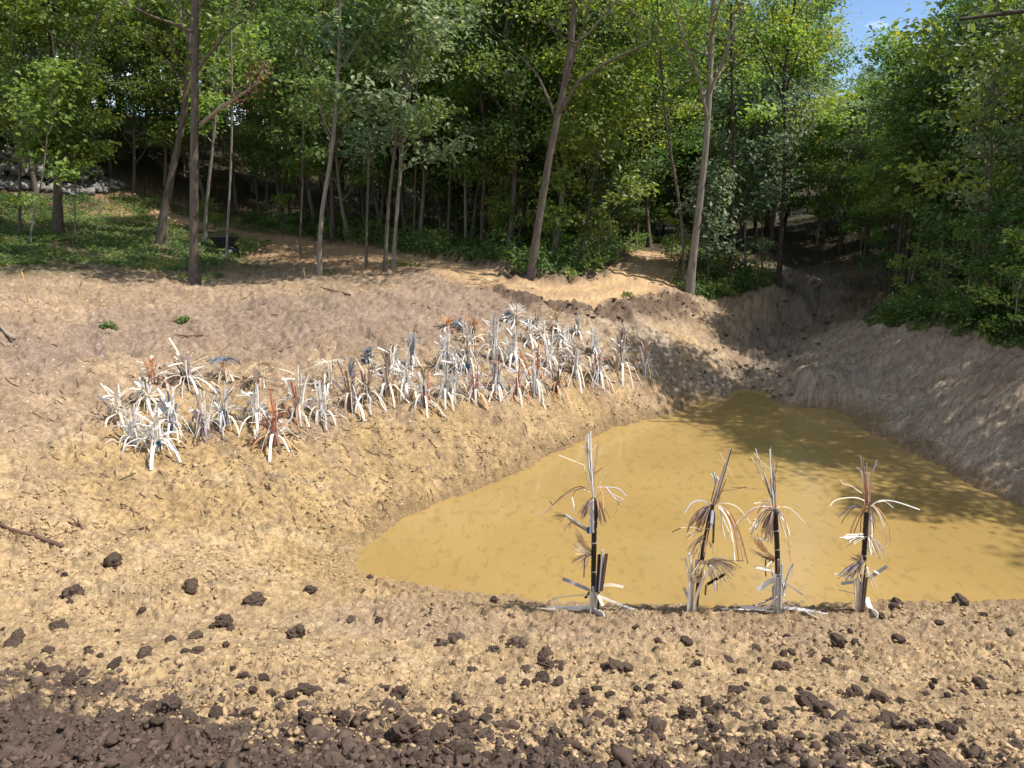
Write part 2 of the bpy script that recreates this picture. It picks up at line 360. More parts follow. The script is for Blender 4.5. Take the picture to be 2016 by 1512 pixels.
for a in [(100,1300,SAND),(600,1300,SAND),(1000,1300,SAND),(1500,1300,SAND),(1950,1300,SAND),(300,1100,SAND),(50,1100,SAND),(600,1050,YEL),(350,980,YEL),(100,1000,SAND),(50,850,TANB),(300,880,YEL),(450,900,YEL),(750,900,YEL),
          (950,850,YEL),(1150,790,YEL),(1300,720,TANB),(1350,680,SAND),(600,800,TANB),(900,770,TANB),(1100,740,TANB),(100,700,PINK),(300,650,PINK),(500,620,PINK),(700,620,PINK),(900,620,PINK),(1000,600,PINK),(200,780,TANB),
          (100,600,TANB),(300,580,TANB),(500,560,TANB),(650,560,TANB),(1200,1240,TANB),(800,1230,TANB),(1800,1250,TANB),(1500,1240,TANB),(1250,640,GREYB),(1400,650,TANB),(1430,740,GREYB),(1550,700,GREYB),(1600,760,GREYB),(1750,800,GREYB),
          (1900,850,GREYB),(1850,700,GREYB),(1980,750,GREYB),(1700,680,GREYB),(1300,600,PINK),(1450,600,TANB),(1500,540,GREYB),(600,500,REDB),(750,510,REDB),(500,465,REDB),(250,430,REDB),(300,400,REDB)]: zc(*a)
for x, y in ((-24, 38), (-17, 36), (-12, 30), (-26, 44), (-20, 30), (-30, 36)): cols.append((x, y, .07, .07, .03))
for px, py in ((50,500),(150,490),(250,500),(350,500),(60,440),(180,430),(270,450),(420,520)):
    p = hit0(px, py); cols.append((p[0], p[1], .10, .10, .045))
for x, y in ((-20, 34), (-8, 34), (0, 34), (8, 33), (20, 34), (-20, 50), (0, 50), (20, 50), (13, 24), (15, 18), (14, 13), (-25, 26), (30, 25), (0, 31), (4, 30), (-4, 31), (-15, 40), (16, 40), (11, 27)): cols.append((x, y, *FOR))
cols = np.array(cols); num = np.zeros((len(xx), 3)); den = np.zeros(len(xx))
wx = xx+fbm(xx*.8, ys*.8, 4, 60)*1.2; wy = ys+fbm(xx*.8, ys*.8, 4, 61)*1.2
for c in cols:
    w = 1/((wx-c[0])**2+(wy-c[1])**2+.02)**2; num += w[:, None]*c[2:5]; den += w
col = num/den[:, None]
def mixc(col, c, m): return col*(1-m[:, None])+np.array(c)*m[:, None]
v = 1+fbm(xx*2.2, ys*2.2, 5, 62)*.28; col = col*v[:, None]
al = (xx*.62 - ys*.78); ac = (xx*.78 + ys*.62)
st = sm(.1, .45, fbm(ac*3.2, al*.8, 4, 64))*sm(8.5, 11, ys); col = mixc(col, (.26, .185, .13), st*.45)
st = sm(.15, .5, fbm(xx*.9, ys*3.5, 4, 65))*(ys < 11); col = mixc(col, (.50, .38, .235), st*.5)
gf = sm(.05, .4, fbm(xx*14, ys*14, 3, 66)); col = mixc(col, (.22, .15, .09), gf*.6); gf = sm(.1, .45, fbm(xx*5, ys*5, 4, 68)); col = mixc(col, (.22, .16, .11), gf*.4*(zb > .3))
col = mixc(col, (.43, .285, .165), trail*.95); tr = seg_dist(xx, ys, TRAIL); col = mixc(col, (.54, .37, .20), np.exp(-((tr-.38)/.16)**2)*.8*(1-sm(24, 27, ys)))
col = mixc(col, (.12, .08, .056), np.clip(berm+cut, 0, 1)*(1-trail)*.85)
col = mixc(col, (.19, .15, .115), rav*sm(17, 24, ys)*.8)
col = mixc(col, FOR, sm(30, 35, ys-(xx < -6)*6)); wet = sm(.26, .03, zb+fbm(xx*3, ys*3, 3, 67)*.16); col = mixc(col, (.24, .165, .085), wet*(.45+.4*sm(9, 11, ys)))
col = mixc(col, (.105, .075, .058), dark)
f1, r1 = worley(xx*18, ys*18, 41); col = col*(.80+.4*r1)[:, None]
Vg = np.stack([XX.ravel(), YY.ravel(), zz], -1); nc = len(U); nr = len(YR)
ii, jj = np.meshgrid(np.arange(nc-1), np.arange(nr-1)); a = (jj*nc+ii).ravel()
gm, t, o = mat('bare_earth'); L = t.links.new
at = N(t, 'ShaderNodeAttribute', attribute_name='soil'); b = N(t, 'ShaderNodeBsdfPrincipled', Roughness=.95); b.inputs['Specular IOR Level'].default_value = .12
tcn = N(t, 'ShaderNodeTexCoord'); n1 = N(t, 'ShaderNodeTexNoise', Scale=26., Detail=9., Roughness=.7); n2 = N(t, 'ShaderNodeTexVoronoi', Scale=42.)
L(tcn.outputs['Object'], n1.inputs['Vector']); L(tcn.outputs['Object'], n2.inputs['Vector'])
mr = N(t, 'ShaderNodeMapRange'); mr.inputs['From Min'].default_value = .3; mr.inputs['From Max'].default_value = .7; mr.inputs['To Min'].default_value = .6; mr.inputs['To Max'].default_value = 1.3
L(n1.outputs['Fac'], mr.inputs['Value']); mxx = N(t, 'ShaderNodeVectorMath', operation='SCALE'); L(at.outputs['Color'], mxx.inputs[0]); L(mr.outputs[0], mxx.inputs['Scale']); L(mxx.outputs[0], b.inputs['Base Color'])
bp = N(t, 'ShaderNodeBump', Strength=.9, Distance=.03); L(n1.outputs['Fac'], bp.inputs['Height']); bp2 = N(t, 'ShaderNodeBump', Strength=.5, Distance=.012); L(n2.outputs['Distance'], bp2.inputs['Height']); L(bp.outputs[0], bp2.inputs['Normal'])
bp2.invert = True; L(bp2.outputs[0], b.inputs['Normal']); L(b.outputs[0], o.inputs[0])
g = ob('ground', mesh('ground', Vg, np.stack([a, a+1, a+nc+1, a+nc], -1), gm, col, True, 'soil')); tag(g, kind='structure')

# ---------------------------------------------------------------- water
wm, t, o = mat('muddy_water'); L = t.links.new
b = N(t, 'ShaderNodeBsdfPrincipled', Roughness=.11); b.inputs['Specular IOR Level'].default_value = .28
tcn = N(t, 'ShaderNodeTexCoord'); n0 = N(t, 'ShaderNodeTexNoise', Scale=.35, Detail=3.); n1 = N(t, 'ShaderNodeTexNoise', Scale=7., Detail=4., Roughness=.6)
mp1 = N(t, 'ShaderNodeMapping'); mp1.inputs['Scale'].default_value = (1, .55, 1); L(tcn.outputs['Object'], mp1.inputs['Vector']); L(tcn.outputs['Object'], n0.inputs['Vector']); L(mp1.outputs[0], n1.inputs['Vector'])
cr = N(t, 'ShaderNodeValToRGB'); e = cr.color_ramp.elements; e[0].position = .35; e[1].position = .65; e[0].color = (.31, .205, .072, 1); e[1].color = (.36, .242, .090, 1)
cr2 = N(t, 'ShaderNodeValToRGB'); e = cr2.color_ramp.elements; e[0].position = .54; e[1].position = .62; e[1].color = (.55, .55, .55, 1)
L(n0.outputs['Fac'], cr.inputs['Fac']); L(n1.outputs['Fac'], cr2.inputs['Fac'])
mxx = N(t, 'ShaderNodeMixRGB', Color2=(.24, .17, .062, 1)); L(cr2.outputs['Color'], mxx.inputs['Fac']); L(cr.outputs['Color'], mxx.inputs['Color1']); L(mxx.outputs[0], b.inputs['Base Color'])
n3 = N(t, 'ShaderNodeTexNoise', Scale=9., Detail=2.); L(tcn.outputs['Object'], n3.inputs['Vector']); bp = N(t, 'ShaderNodeBump', Strength=.06, Distance=.02); L(n3.outputs['Fac'], bp.inputs['Height']); L(bp.outputs[0], b.inputs['Normal'])
L(b.outputs[0], o.inputs[0])
wv = [(-5, 6.6, 0), (13.5, 6.6, 0), (13.5, 20, 0), (-5, 20, 0)]
w_ = ob('pond_water', mesh('pond_water', wv, [(0, 1, 2, 3)], wm)); tag(w_, kind='structure')

# ---------------------------------------------------------------- trees
def leaves(rng, cen, n, sx, sz, size, out=None):
    """n leaves round every centre; returns verts, faces, tint"""
    c = np.repeat(cen, n, 0); m = len(c)
    o_ = rng.normal(0, 1, (m, 3))*np.array([sx, sx, sz]); c = c+o_
    nr_ = rng.normal(0, .42, (m, 3))+np.array([.18, -.22, .8])+o_/max(sx, .01)*.25; nr_ /= np.linalg.norm(nr_, axis=1)[:, None]
    d = rng.normal(0, 1, (m, 3))+o_/max(sx, .01)*.5; d[:, 2] -= .35; d -= nr_*np.sum(d*nr_, 1)[:, None]; d /= np.linalg.norm(d, axis=1)[:, None]+1e-9
    s_ = np.cross(nr_, d); L_ = (size*rng.uniform(.6, 1.35, m))[:, None]
    V = np.stack([c-d*L_*.5, c+s_*L_*.33+nr_*L_*.10+d*L_*.05, c+d*L_*.55-nr_*L_*.08, c-s_*L_*.33+nr_*L_*.10+d*L_*.05], 1).reshape(-1, 3)
    F = np.arange(m*4).reshape(-1, 4)
    cl = np.repeat(rng.uniform(0, 1, len(cen)), n)
    tint = np.repeat(np.clip(cl*.55+rng.uniform(0, .5, m), 0, 1), 4)
    return V, F, tint
def branch(rng, p0, d, L, n=6, wob=.12, lift=.12):
    pts = [np.array(p0, float)]; d = np.array(d, float); d /= np.linalg.norm(d)
    for i in range(n):
        d = d+rng.normal(0, wob, 3)+np.array([0, 0, lift/n*3]); d /= np.linalg.norm(d); pts.append(pts[-1]+d*L/n)
    return np.array(pts)
def tree_mesh(seed, path, r0, r1, lo, nl, LL, lm, bm, per=16, size=.15, stems=(), clump=.34, subs=6, elev=(15, 55), droop=.1, bare=0., zcl=.38, name='tree', low_fill=0, azc=None):
    rng = np.random.default_rng(seed); path = np.asarray(path, float); Z = path[:, 2]; Ht = Z[-1]
    tb = MB(); m = max(8, len(path)*3); tz = np.linspace(0, 1, m)
    s = np.concatenate([[0], np.cumsum(np.linalg.norm(np.diff(path, axis=0), axis=1))]); s /= s[-1]
    pt = np.stack([np.interp(tz, s, path[:, k]) for k in range(3)], 1)
    for k in range(2):
        q = pt.copy(); q[1:-1] = (pt[:-2]+pt[1:-1]*2+pt[2:])/4; pt = q
    rr = r0+(r1-r0)*tz; rr = rr*(1+.55*np.exp(-pt[:, 2]/.35)); rr = rr*(1+rng.normal(0, .03, m))
    pt[0, 2] -= .25; tb.tube(pt, rr, 10, False)
    cen = []; starts = []
    for st in stems:
        sp_ = np.asarray(st[0], float); tb.tube(sp_, np.linspace(st[1], st[2], len(sp_)), 7, False); starts.append((sp_, st[1], st[2]))
    az = rng.uniform(0, 6.28); allp = [(pt, rr, lo, nl)]+[(a_, np.linspace(b_, c_, len(a_)), lo, max(3, nl//3)) for a_, b_, c_ in starts]
    for (pp, rad, lo_, k_) in allp:
        zs = np.linspace(max(lo_, pp[0, 2]+.3), pp[-1, 2]*.985, k_)
        for i, z in enumerate(zs):
            f = (z-lo_)/max(pp[-1, 2]-lo_, .1); az += 2.4+rng.normal(0, .4)
            if azc is not None: az = azc+rng.normal(0, 1.1)
            p0 = np.array([np.interp(z, pp[:, 2], pp[:, k]) for k in range(3)]); rb = np.interp(z, pp[:, 2], rad)
            el = R(rng.uniform(*elev)+25*max(f, 0)); L_ = LL*(.55+.6*math.sin(math.pi*min(max(f, 0)*.75+.18, 1)))*rng.uniform(.7, 1.2)
            d = (math.cos(az)*math.cos(el), math.sin(az)*math.cos(el), math.sin(el)); br = branch(rng, p0, d, L_, 6, .13, droop)
            rl = min(rb*.5, .02+.018*L_); tb.tube(br, np.linspace(rl, .008, 7), 5, False)
            if rng.uniform() < bare: 
                for q in range(3): sb = branch(rng, br[2+q], rng.normal(0, 1, 3)+np.array(d), L_*.3, 3, .2, 0); tb.tube(sb, np.linspace(.012, .004, 4), 3, False)
                continue
            for q in range(subs):
                u = .3+.7*(q+.5)/subs; j = min(int(u*6), 5); b0 = br[j]+(br[j+1]-br[j])*(u*6-j)
                dd = (br[j+1]-br[j]); dd /= np.linalg.norm(dd); side = np.cross(dd, (0, 0, 1.)); sd2 = dd*.7+side*rng.choice([-1, 1])*rng.uniform(.5, 1)+np.array([0, 0, rng.normal(.05, .25)])
                Ls = L_*rng.uniform(.22, .42)*(1.15-.5*u); sb = branch(rng, b0, sd2, Ls, 3, .15, .05); tb.tube(sb, np.linspace(.012, .004, 4), 3, False)
                cen += [sb[3]] if rng.uniform() < .6 else [sb[2], sb[3]]
            cen.append(br[-1])
    cen = np.array(cen)
    if low_fill:
        pass
    V, F, tint = leaves(rng, cen, int(per*1.55), clump, clump*zcl, size)
    tm = mesh(name+'_trunk', np.concatenate(tb.V), np.concatenate(tb.F), bm, None, True)
    return tm, mesh(name+'_crown', V, F, lm, tint)
def put_tree(name, tm, cm, loc, label, group=None, cat='tree', rz=0, sc=1, scz=None):
    e_ = ob(name, None, None, loc); e_.empty_display_size = .3; e_.rotation_euler = (0, 0, rz); e_.scale = (sc, sc, scz or sc)
    ob('trunk', tm, e_); ob('crown', cm, e_); tag(e_, label, cat, group); return e_
def pathpx(base_px, pts, Htop, dz=()):
    """pixel path of a trunk -> local 3-D path in the tree's own depth plane, continued to height Htop"""
    b0 = hit(*base_px); out = [(0, 0, 0)]
    for i, (px, py) in enumerate(pts):
        d = ray(px, py); Y = b0.y+(dz[i] if i < len(dz) else 0); t = Y/d[1]; out.append((d[0]*t-b0.x, Y-b0.y, CZ+d[2]*t-b0.z))
    a_, b_ = np.array(out[-2]), np.array(out[-1])
    if Htop > b_[2]+.2: d = (b_-a_)/(b_[2]-a_[2]); out.append(tuple(b_+d*(Htop-b_[2])*np.array([.6, .6, 1])))
    return b0, out
def wpx(b0, px): return px*(b0.y/math.cos(PITCH)+.0)/FPX   # approx metres for a width in photo pixels
TREES = [  # base px, trunk px, height, width px, kind, label, opts
 ((382,556),[(382,400),(383,200),(386,0)],15,27,'oak','bark',"big straight grey oak trunk standing on the crest of the bare bank",dict(lo=5.6,nl=19,LL=3.4,bare=.12,per=17)),
 ((313,481),[(330,370),(357,270),(372,150)],13,22,'mid','bark',"grey tree leaning right with the dirt bank behind, left of the big oak",dict(lo=4.6,nl=13,LL=2.8)),
 ((113,457),[(115,300),(112,220)],13,25,'mid','bark',"thick dark trunk with a pink ribbon tied round it, stems fanning out above",dict(lo=6.5,nl=12,LL=3.0,bare=.3)),
 ((38,462),[(38,380),(40,300)],7,9,'mid','bark',"slender tree in front of the rock pile at far left",dict(lo=2.6,nl=12,LL=1.6)),
 ((57,480),[(64,430),(85,350)],5,4.5,'yel','barkp',"thin leaning sapling with yellowing leaves at the far left",dict(lo=1.3,nl=8,LL=1.0,per=9)),
 ((148,470),[(148,400),(150,340)],4.6,4,'mid','barkp',"very thin young stem right of the ribboned trunk",dict(lo=1.8,nl=8,LL=.9)),
 ((402,478),[(406,400),(418,300),(425,240)],11,10,'mid','barkp',"slim pale tree just behind and right of the big oak",dict(lo=3.6,nl=12,LL=1.9)),
 ((445,516),[(450,420),(456,300),(458,220)],10,7,'oak','barkp',"thin pale stem standing in front of the black cart",dict(lo=4.6,nl=10,LL=1.7)),
 ((590,500),[(592,440),(596,350)],7,4,'dk','bark',"very thin stem between the cart and the pale forked trunk",dict(lo=3.,nl=8,LL=1.2)),
 ((628,544),[(630,440),(636,380),(652,330),(660,230),(666,150)],13,14,'oak','barkp',"pale kinked trunk on the bank crest with low leafy boughs",dict(lo=3.4,nl=17,LL=2.5,bare=.1)),
 ((655,470),[(654,380),(652,250)],14,13,'oak','bark',"grey trunk directly behind the pale kinked tree",dict(lo=5,nl=14,LL=2.8)),
 ((720,531),[(722,440),(726,350)],9,8,'blu','bark',"leftmost of the trio of slim trunks on the crest",dict(lo=2.9,nl=13,LL=1.9)),
 ((757,536),[(762,440),(770,330),(785,250)],12,11,'oak','bark',"dark middle trunk of the trio of slim trees on the crest",dict(lo=3.6,nl=16,LL=2.4)),
 ((773,529),[(778,470),(782,400),(790,330)],9,12,'blu','barkp',"pale right trunk of the trio with blue-green leaves hanging low",dict(lo=2.6,nl=16,LL=2.6,azc=-.4)),
 ((815,478),[(816,400),(820,300)],12,7,'mid','bark',"slim tree behind the trio at the forest edge",dict(lo=3.6,nl=13,LL=2.3)),
 ((882,482),[(884,400),(888,300)],13,8,'oak','bark',"slim tree at the forest edge left of the leaning tree",dict(lo=3.4,nl=14,LL=2.6)),
 ((917,486),[(917,400),(915,300)],14,8,'mid','barkp',"straight pale stem at the edge of the forest above the cut bank",dict(lo=3.8,nl=14,LL=2.6)),
 ((1045,549),[(1058,450),(1075,350),(1088,270),(1100,225),(1122,110),(1132,20)],13.5,25,'yel','bark',"tall leaning brown tree with forked yellow-green crown beside the trail bend",dict(lo=6.4,nl=14,LL=3.6,per=12,size=.13,bare=.08,fork=[[(1100,225),(1140,160),(1200,120),(1290,80)],[(1098,240),(1082,200),(1060,150),(1030,115)],[(1110,180),(1135,90),(1160,20)]])),
 ((1138,542),[(1150,470),(1165,380)],6,7,'mid','barkd',"dark sapling with bright low leaves right of the leaning tree",dict(lo=1.2,nl=13,LL=1.8)),
 ((1357,574),[(1370,460),(1385,340),(1394,240),(1397,170),(1402,60)],13.5,23,'yel','barkp',"tall pale trunk with airy yellow-green crown in the grassy island",dict(lo=6.0,nl=14,LL=3.0,per=10,size=.13,fork=[[(1394,240),(1375,150),(1345,80),(1325,0)],[(1396,190),(1425,110),(1450,30)]])),
 ((1346,560),[(1348,480),(1335,380),(1318,290),(1306,200)],10,11,'mid','bark',"curved thinner stem bending left beside the tall pale trunk",dict(lo=5.4,nl=9,LL=1.8,per=10)),
 ((1437,567),[(1440,450),(1446,300),(1440,180)],12,11,'mid','barkd',"dark straight trunk between the pale trunk and the ravine",dict(lo=5.0,nl=11,LL=2.0,per=12)),
 ((1395,560),[(1394,520),(1392,470)],3.4,5,'blu','bark',"leafy sapling among the weeds right of the tall pale trunk",dict(lo=.7,nl=10,LL=.9,per=12)),
 ((1468,541),[(1468,500),(1466,440)],5.4,7,'blu','barkp',"short pale stem under the blue-green foliage by the ravine",dict(lo=1.7,nl=13,LL=1.7)),
 ((1500,546),[(1501,500),(1500,430)],5.6,5,'blu','bark',"thin grey stem beside the short pale one under blue-green leaves",dict(lo=1.9,nl=13,LL=1.7)),
 ((1533,563),[(1538,450),(1545,330),(1548,250),(1541,200),(1545,130),(1560,40)],12.5,14,'yel','barkd',"dark trunk at the head of the ravine with airy pale-green top",dict(lo=6.4,nl=9,LL=1.7,per=7,size=.13,fork=[[(1543,205),(1525,150),(1505,110),(1480,60)]])),
 ((1763,560),[(1768,500),(1775,440)],6.4,10,'mid','bark',"slim grey trunk on the right bank below overhanging leaves",dict(lo=2.2,nl=16,LL=2.7)),
 ((1822,566),[(1830,500),(1838,440)],6.8,8,'dk','barkd',"dark leaning trunk on the right bank",dict(lo=2.4,nl=16,LL=2.6)),
 ((1852,572),[(1853,500),(1856,440)],6.2,7,'dk','barkp',"short pale trunk among the weeds of the right bank",dict(lo=2.2,nl=14,LL=2.3)),
 ((1950,600),[(1948,500),(1946,420)],8,9,'mid','bark',"trunk half hidden in shrubs near the right edge",dict(lo=1.8,nl=17,LL=2.4)),
]
n_t = 0
for bpx, pts, Ht, wp, lm, bm, lab, op in TREES:
    n_t += 1; op = dict(op); fork = op.pop('fork', []); b0, path = pathpx(bpx, pts, Ht); r = wpx(b0, wp)/2*.64
    stems = []
    for fk in fork:
        q = []
        for k_, (fx, fy) in enumerate(fk):
            d = ray(fx, fy); Y = b0.y+(.25*k_ if len(stems) % 2 else -.3*k_); t_ = Y/d[1]; q.append((d[0]*t_-b0.x, Y-b0.y, CZ+d[2]*t_-b0.z))
        stems.append((q, r*.45, .02))
    if 'ribbon' in lab:
        rngs = np.random.default_rng(5)
        for k_, (tx, ty) in enumerate(((100, 60), (160, 90), (205, 20), (75, 20), (135, 30))):
            q = []
            for u_ in (0, .25, .6, 1):
                fx = 114+(tx-114)*u_+(10*math.sin(u_*3+k_)); fy = 335+(ty-335)*u_; d = ray(fx, fy); Y = b0.y+(k_-2)*.5*u_; t_ = Y/d[1]; q.append((d[0]*t_-b0.x, Y-b0.y, CZ+d[2]*t_-b0.z))
            stems.append((q, r*.5, .03))
    op.setdefault('size', .17)
    tm, cm = tree_mesh(100+n_t, path, r, max(.02, r*.28), lm=M[lm], bm=M[bm], stems=stems, **op)
    o_ = put_tree('broadleaf_tree', tm, cm, b0, lab+'')
    if 'ribbon' in lab:
        rb_ = MB(); z0 = .95; a_ = np.linspace(0, 2*math.pi, 17); rr_ = r*1.09
        rb_.slat([(rr_*math.cos(q), rr_*math.sin(q), z0+.02*math.sin(q)) for q in a_], .035, .004, (0, 0, 1))
        # strip stands upright round the trunk
        V_ = []
        for q in a_: V_ += [(rr_*math.cos(q), rr_*math.sin(q), z0-.02), (rr_*math.cos(q), rr_*math.sin(q), z0+.02)]
        M['pinkr'] = plain('pink_ribbon', (.75, .12, .22), .5, var=.1)
        ob('ribbon', mesh('ribbon', V_, [(2*i, 2*i+2, 2*i+3, 2*i+1) for i in range(16)], M['pinkr']), o_)
    if 'big straight' in lab:   # dead brown bough on the right side
        db = MB(); q = []
        for (fx, fy, dy) in ((396,245,0),(430,215,-.3),(470,190,-.6),(505,165,-.8),(520,135,-.9)):
            d = ray(fx, fy); Y = b0.y+dy; t_ = Y/d[1]; q.append((d[0]*t_-b0.x, Y-b0.y, CZ+d[2]*t_-b0.z))
        q = np.array(q); db.tube(q, [.06, .05, .04, .03, .015], 6); db.build('dead_bough', M['dead_wood'], o_, True)
        rg = np.random.default_rng(8); V, F, ti = leaves(rg, np.concatenate([q[2:], (q[2:-1]+q[3:])/2]), 42, .17, .15, .10); ob('dead_leaves', mesh('dead_leaves', V, F, M['dead'], ti), o_)
# overhanging oak whose trunk stands just outside on the right
bx, by = 15.5, 14.3; b0 = Vector((bx, by, H1(bx, by)))
tm, cm = tree_mesh(301, [(0, 0, 0), (-.2, .1, 2), (-.1, 0, 5), (.3, .2, 6.2), (.2, 0, 7.2)], .30, .08, 3.0, 17, 3.3, M['oak'], M['barkd'], per=17, size=.115, elev=(0, 35), bare=.12, azc=math.pi,
     stems=[([(-.1, 0, 4.2), (-1.2, .3, 4.9), (-2.6, .6, 5.0), (-4.2, 1.0, 5.6), (-6.9, 1.2, 5.3)], .17, .03), ([(-.1, 0, 3.2), (-1.3, -.2, 3.5), (-2.5, .1, 3.1), (-3.8, .3, 3.2)], .11, .02)])
put_tree('oak_tree', tm, cm, b0, "spreading oak reaching dark crooked limbs in from the right edge")
# prototypes for the wood
def straight(rng, Ht, lean=.4):
    x = np.cumsum(rng.normal(0, lean*.4, 5)); y = np.cumsum(rng.normal(0, lean*.4, 5)); return [(0, 0, 0)]+[(x[i], y[i], Ht*(i+1)/5) for i in range(5)]
rng = np.random.default_rng(77); protos = []
for k, (lm, bm, Ht) in enumerate((('oak','bark',12),('oak','barkd',11),('dk','bark',13),('mid','bark',11),('dk','barkp',12),('mid','barkd',10.5),('blu','bark',11),('yel','bark',12))):
    protos.append((tree_mesh(400+k, straight(rng, Ht), .15, .04, 3.0+k % 3*.7, 18, 2.9, M[lm], M[bm], per=24, size=.18, clump=.38, subs=5), Ht, lm))
mids = []
for k, (lm, bm, Ht) in enumerate((('oak','barkp',9.5),('mid','bark',8.5),('oak','bark',10),('dk','bark',9),('blu','bark',8))):
    mids.append((tree_mesh(430+k, straight(rng, Ht), .10, .03, 1.7+k % 2*.6, 18, 2.5, M[lm], M[bm], per=24, size=.155, clump=.34, subs=5), Ht, lm))
smalls = []
for k, (lm, bm, Ht) in enumerate((('mid','bark',5.5),('oak','barkp',6.5),('dk','barkd',5),('blu','bark',5.),('mid','barkp',4.2))):
    smalls.append((tree_mesh(450+k, straight(rng, Ht, .3), .05, .015, .8, 15, 1.7, M[lm], M[bm], per=13, size=.17, clump=.26, subs=5), Ht, lm))
# where the wood begins (photo row of the tree feet, by column)
ex = [-800, 0, 250, 480, 600, 900, 1000, 1290, 1300, 1420, 1480, 1600, 1640, 1750, 2016, 2800]
ey = [430, 395, 385, 425, 470, 482, 508, 512, 488, 488, 492, 492, 500, 545, 600, 640]
LMK = [(-60, 'left of the rock pile'), (60, 'behind the rock pile'), (150, 'behind the ribboned trunk'), (240, 'just right of the rock pile'), (330, 'behind the grey leaning tree'), (395, 'behind the big oak'), (460, 'behind the black cart'), (550, 'right of the black cart'), (635, 'behind the pale kinked tree'), (755, 'behind the trio of slim trunks'), (860, 'right of the slim trio'),
    (960, 'left of the leaning brown tree'), (1050, 'behind the leaning brown tree'), (1160, 'above the trail bend'), (1280, 'where the trail enters the wood'), (1370, 'behind the tall pale trunk'), (1440, 'behind the dark straight trunk'), (1520, 'left of the ravine'), (1600, 'up the ravine'), (1700, 'right of the ravine'), (1800, 'above the right bank weeds'), (1900, 'behind the right bank shrubs'), (2010, 'at the right edge')]
def landmark(px): return min(LMK, key=lambda q: abs(q[0]-px))[1]
def sizew(h, y): return ('tall' if h > 13 else 'medium' if h > 8 else 'small')+(' distant' if y > 45 else (' nearer' if y < 30 else ''))
KIND = {'oak': 'olive green', 'dk': 'deep green', 'mid': 'fresh green', 'blu': 'blue-green', 'yel': 'yellow-green'}
placed = []
def ok(x, y, dmin):
    for a_, b_ in placed:
        if (a_-x)**2+(b_-y)**2 < dmin*dmin: return False
    placed.append((x, y)); return True
nf = 0; tries = 0
TOPX = [1500, 1560, 1590, 1640, 1700, 1760, 1850, 1900, 1960, 2100]; TOPY = [-400, -100, 195, 165, 125, 100, 70, 50, -10, -400]
def place(protoset, lab, grp, dmin, num, ylo, yhi, smin, smax, name, back=0):
    global tries; c_ = 0; tries = 0
    while c_ < num and tries < num*60:
        tries += 1; y = ylo+(yhi-ylo)*rng.uniform()**1.15; x = rng.uniform(-.86, .86)*(y+4)
        z = float(base(x, y)); px, py = proj(x, y, z)
        if py > np.interp(px, ex, ey)-back: continue
        if seg_dist(np.array(x), np.array(y), RAV) < 1.7 or seg_dist(np.array(x), np.array(y), TRAIL) < 1.5: continue
        if not ok(x, y, dmin): continue
        (tm, cm), Ht, lm = protoset[rng.integers(len(protoset))]; s_ = rng.uniform(smin, smax)
        ty = np.interp(px, TOPX, TOPY)
        dtop = ray(px, ty); zt = CZ+dtop[2]*y/dtop[1]; mx_ = (zt-z)/(Ht*1.16)
        if mx_ < s_:
            if mx_ < .3: continue
            s_ = mx_*rng.uniform(.85, 1.)
        put_tree(name, tm, cm, (x, y, z-.05), lab % (sizew(Ht*s_, y), KIND[lm], landmark(px)), grp, 'tree', rng.uniform(0, 6.28), s_); c_ += 1
    return c_
def place_edge():
    c_ = 0; t_ = 0
    while c_ < 95 and t_ < 6000:
        t_ += 1; px = rng.uniform(-150, 2200); py = np.interp(px, ex, ey)-rng.uniform(2, 34); h_ = hit0(px, py)
        if h_ is None or seg_dist(np.array(h_[0]), np.array(h_[1]), RAV) < 1.6 or seg_dist(np.array(h_[0]), np.array(h_[1]), TRAIL) < 1.7: continue
        if 1290 < px < 1330 or 1540 < px < 1640 or h_[1] > 45 or not ok(h_[0], h_[1], 1.45): continue
        (tm, cm), Ht, lm = mids[rng.integers(len(mids))]; s_ = rng.uniform(.75, 1.15)
        ty = np.interp(px, TOPX, TOPY); dtop = ray(px, ty); mx_ = (CZ+dtop[2]*h_[1]/dtop[1]-h_[2])/(Ht*1.16)
        if mx_ < s_: s_ = mx_*rng.uniform(.8, 1)
        if s_ < .35: continue
        wd = 'behind the dirt trail' if px < 1290 else ('near the ravine' if px < 1640 else 'on the right bank')
        put_tree('edge_tree', tm, cm, (h_[0], h_[1], h_[2]-.05), "%s %s forest-edge tree %s" % (sizew(Ht*s_, h_[1]), KIND[lm], landmark(px)), 'leafy trees along the forest edge', 'tree', rng.uniform(0, 6.28), s_); c_ += 1
place_edge()
a1 = place(protos, "%s %s tree in the forest %s", 'tall trees crowded in the forest', 2.0, 185, 22, 68, .8, 1.15, 'forest_tree')
placed = [p for p in placed if rng.uniform() < .5]
a2 = place(smalls, "young %s %s understory tree %s", 'young understory trees at the forest edge', 1.1, 200, 19, 44, .6, 1.1, 'understory_tree')
for k, (px, Y, s_, pi_) in enumerate(((110, 58, 1.25, 0), (190, 62, 1.3, 2), (270, 57, 1.25, 4), (20, 55, 1.2, 1), (350, 64, 1.3, 3), (480, 62, 1.2, 2), (150, 50, 1.1, 6), (235, 52, 1.15, 0), (-60, 60, 1.3, 4), (420, 56, 1.15, 5), (580, 66, 1.3, 0), (1310, 60, 1.1, 2), (1230, 66, 1.1, 1), (70, 46, .95, 2), (205, 46, 1.0, 4), (160, 68, 1.5, 0), (460, 50, 1.1, 3), (250, 70, 1.5, 2), (445, 58, 1.3, 0), (100, 66, 1.5, 4))):
    x = (px-1008)/FPX*Y*1.03; (tm, cm), Ht, lm = protos[pi_]
    put_tree('forest_tree', tm, cm, (x, Y, float(base(x, Y))-.05), "large %s tree in the farthest row %s" % (KIND[lm], landmark(px)), 'tall trees crowded in the forest', 'tree', k*1.9, s_)
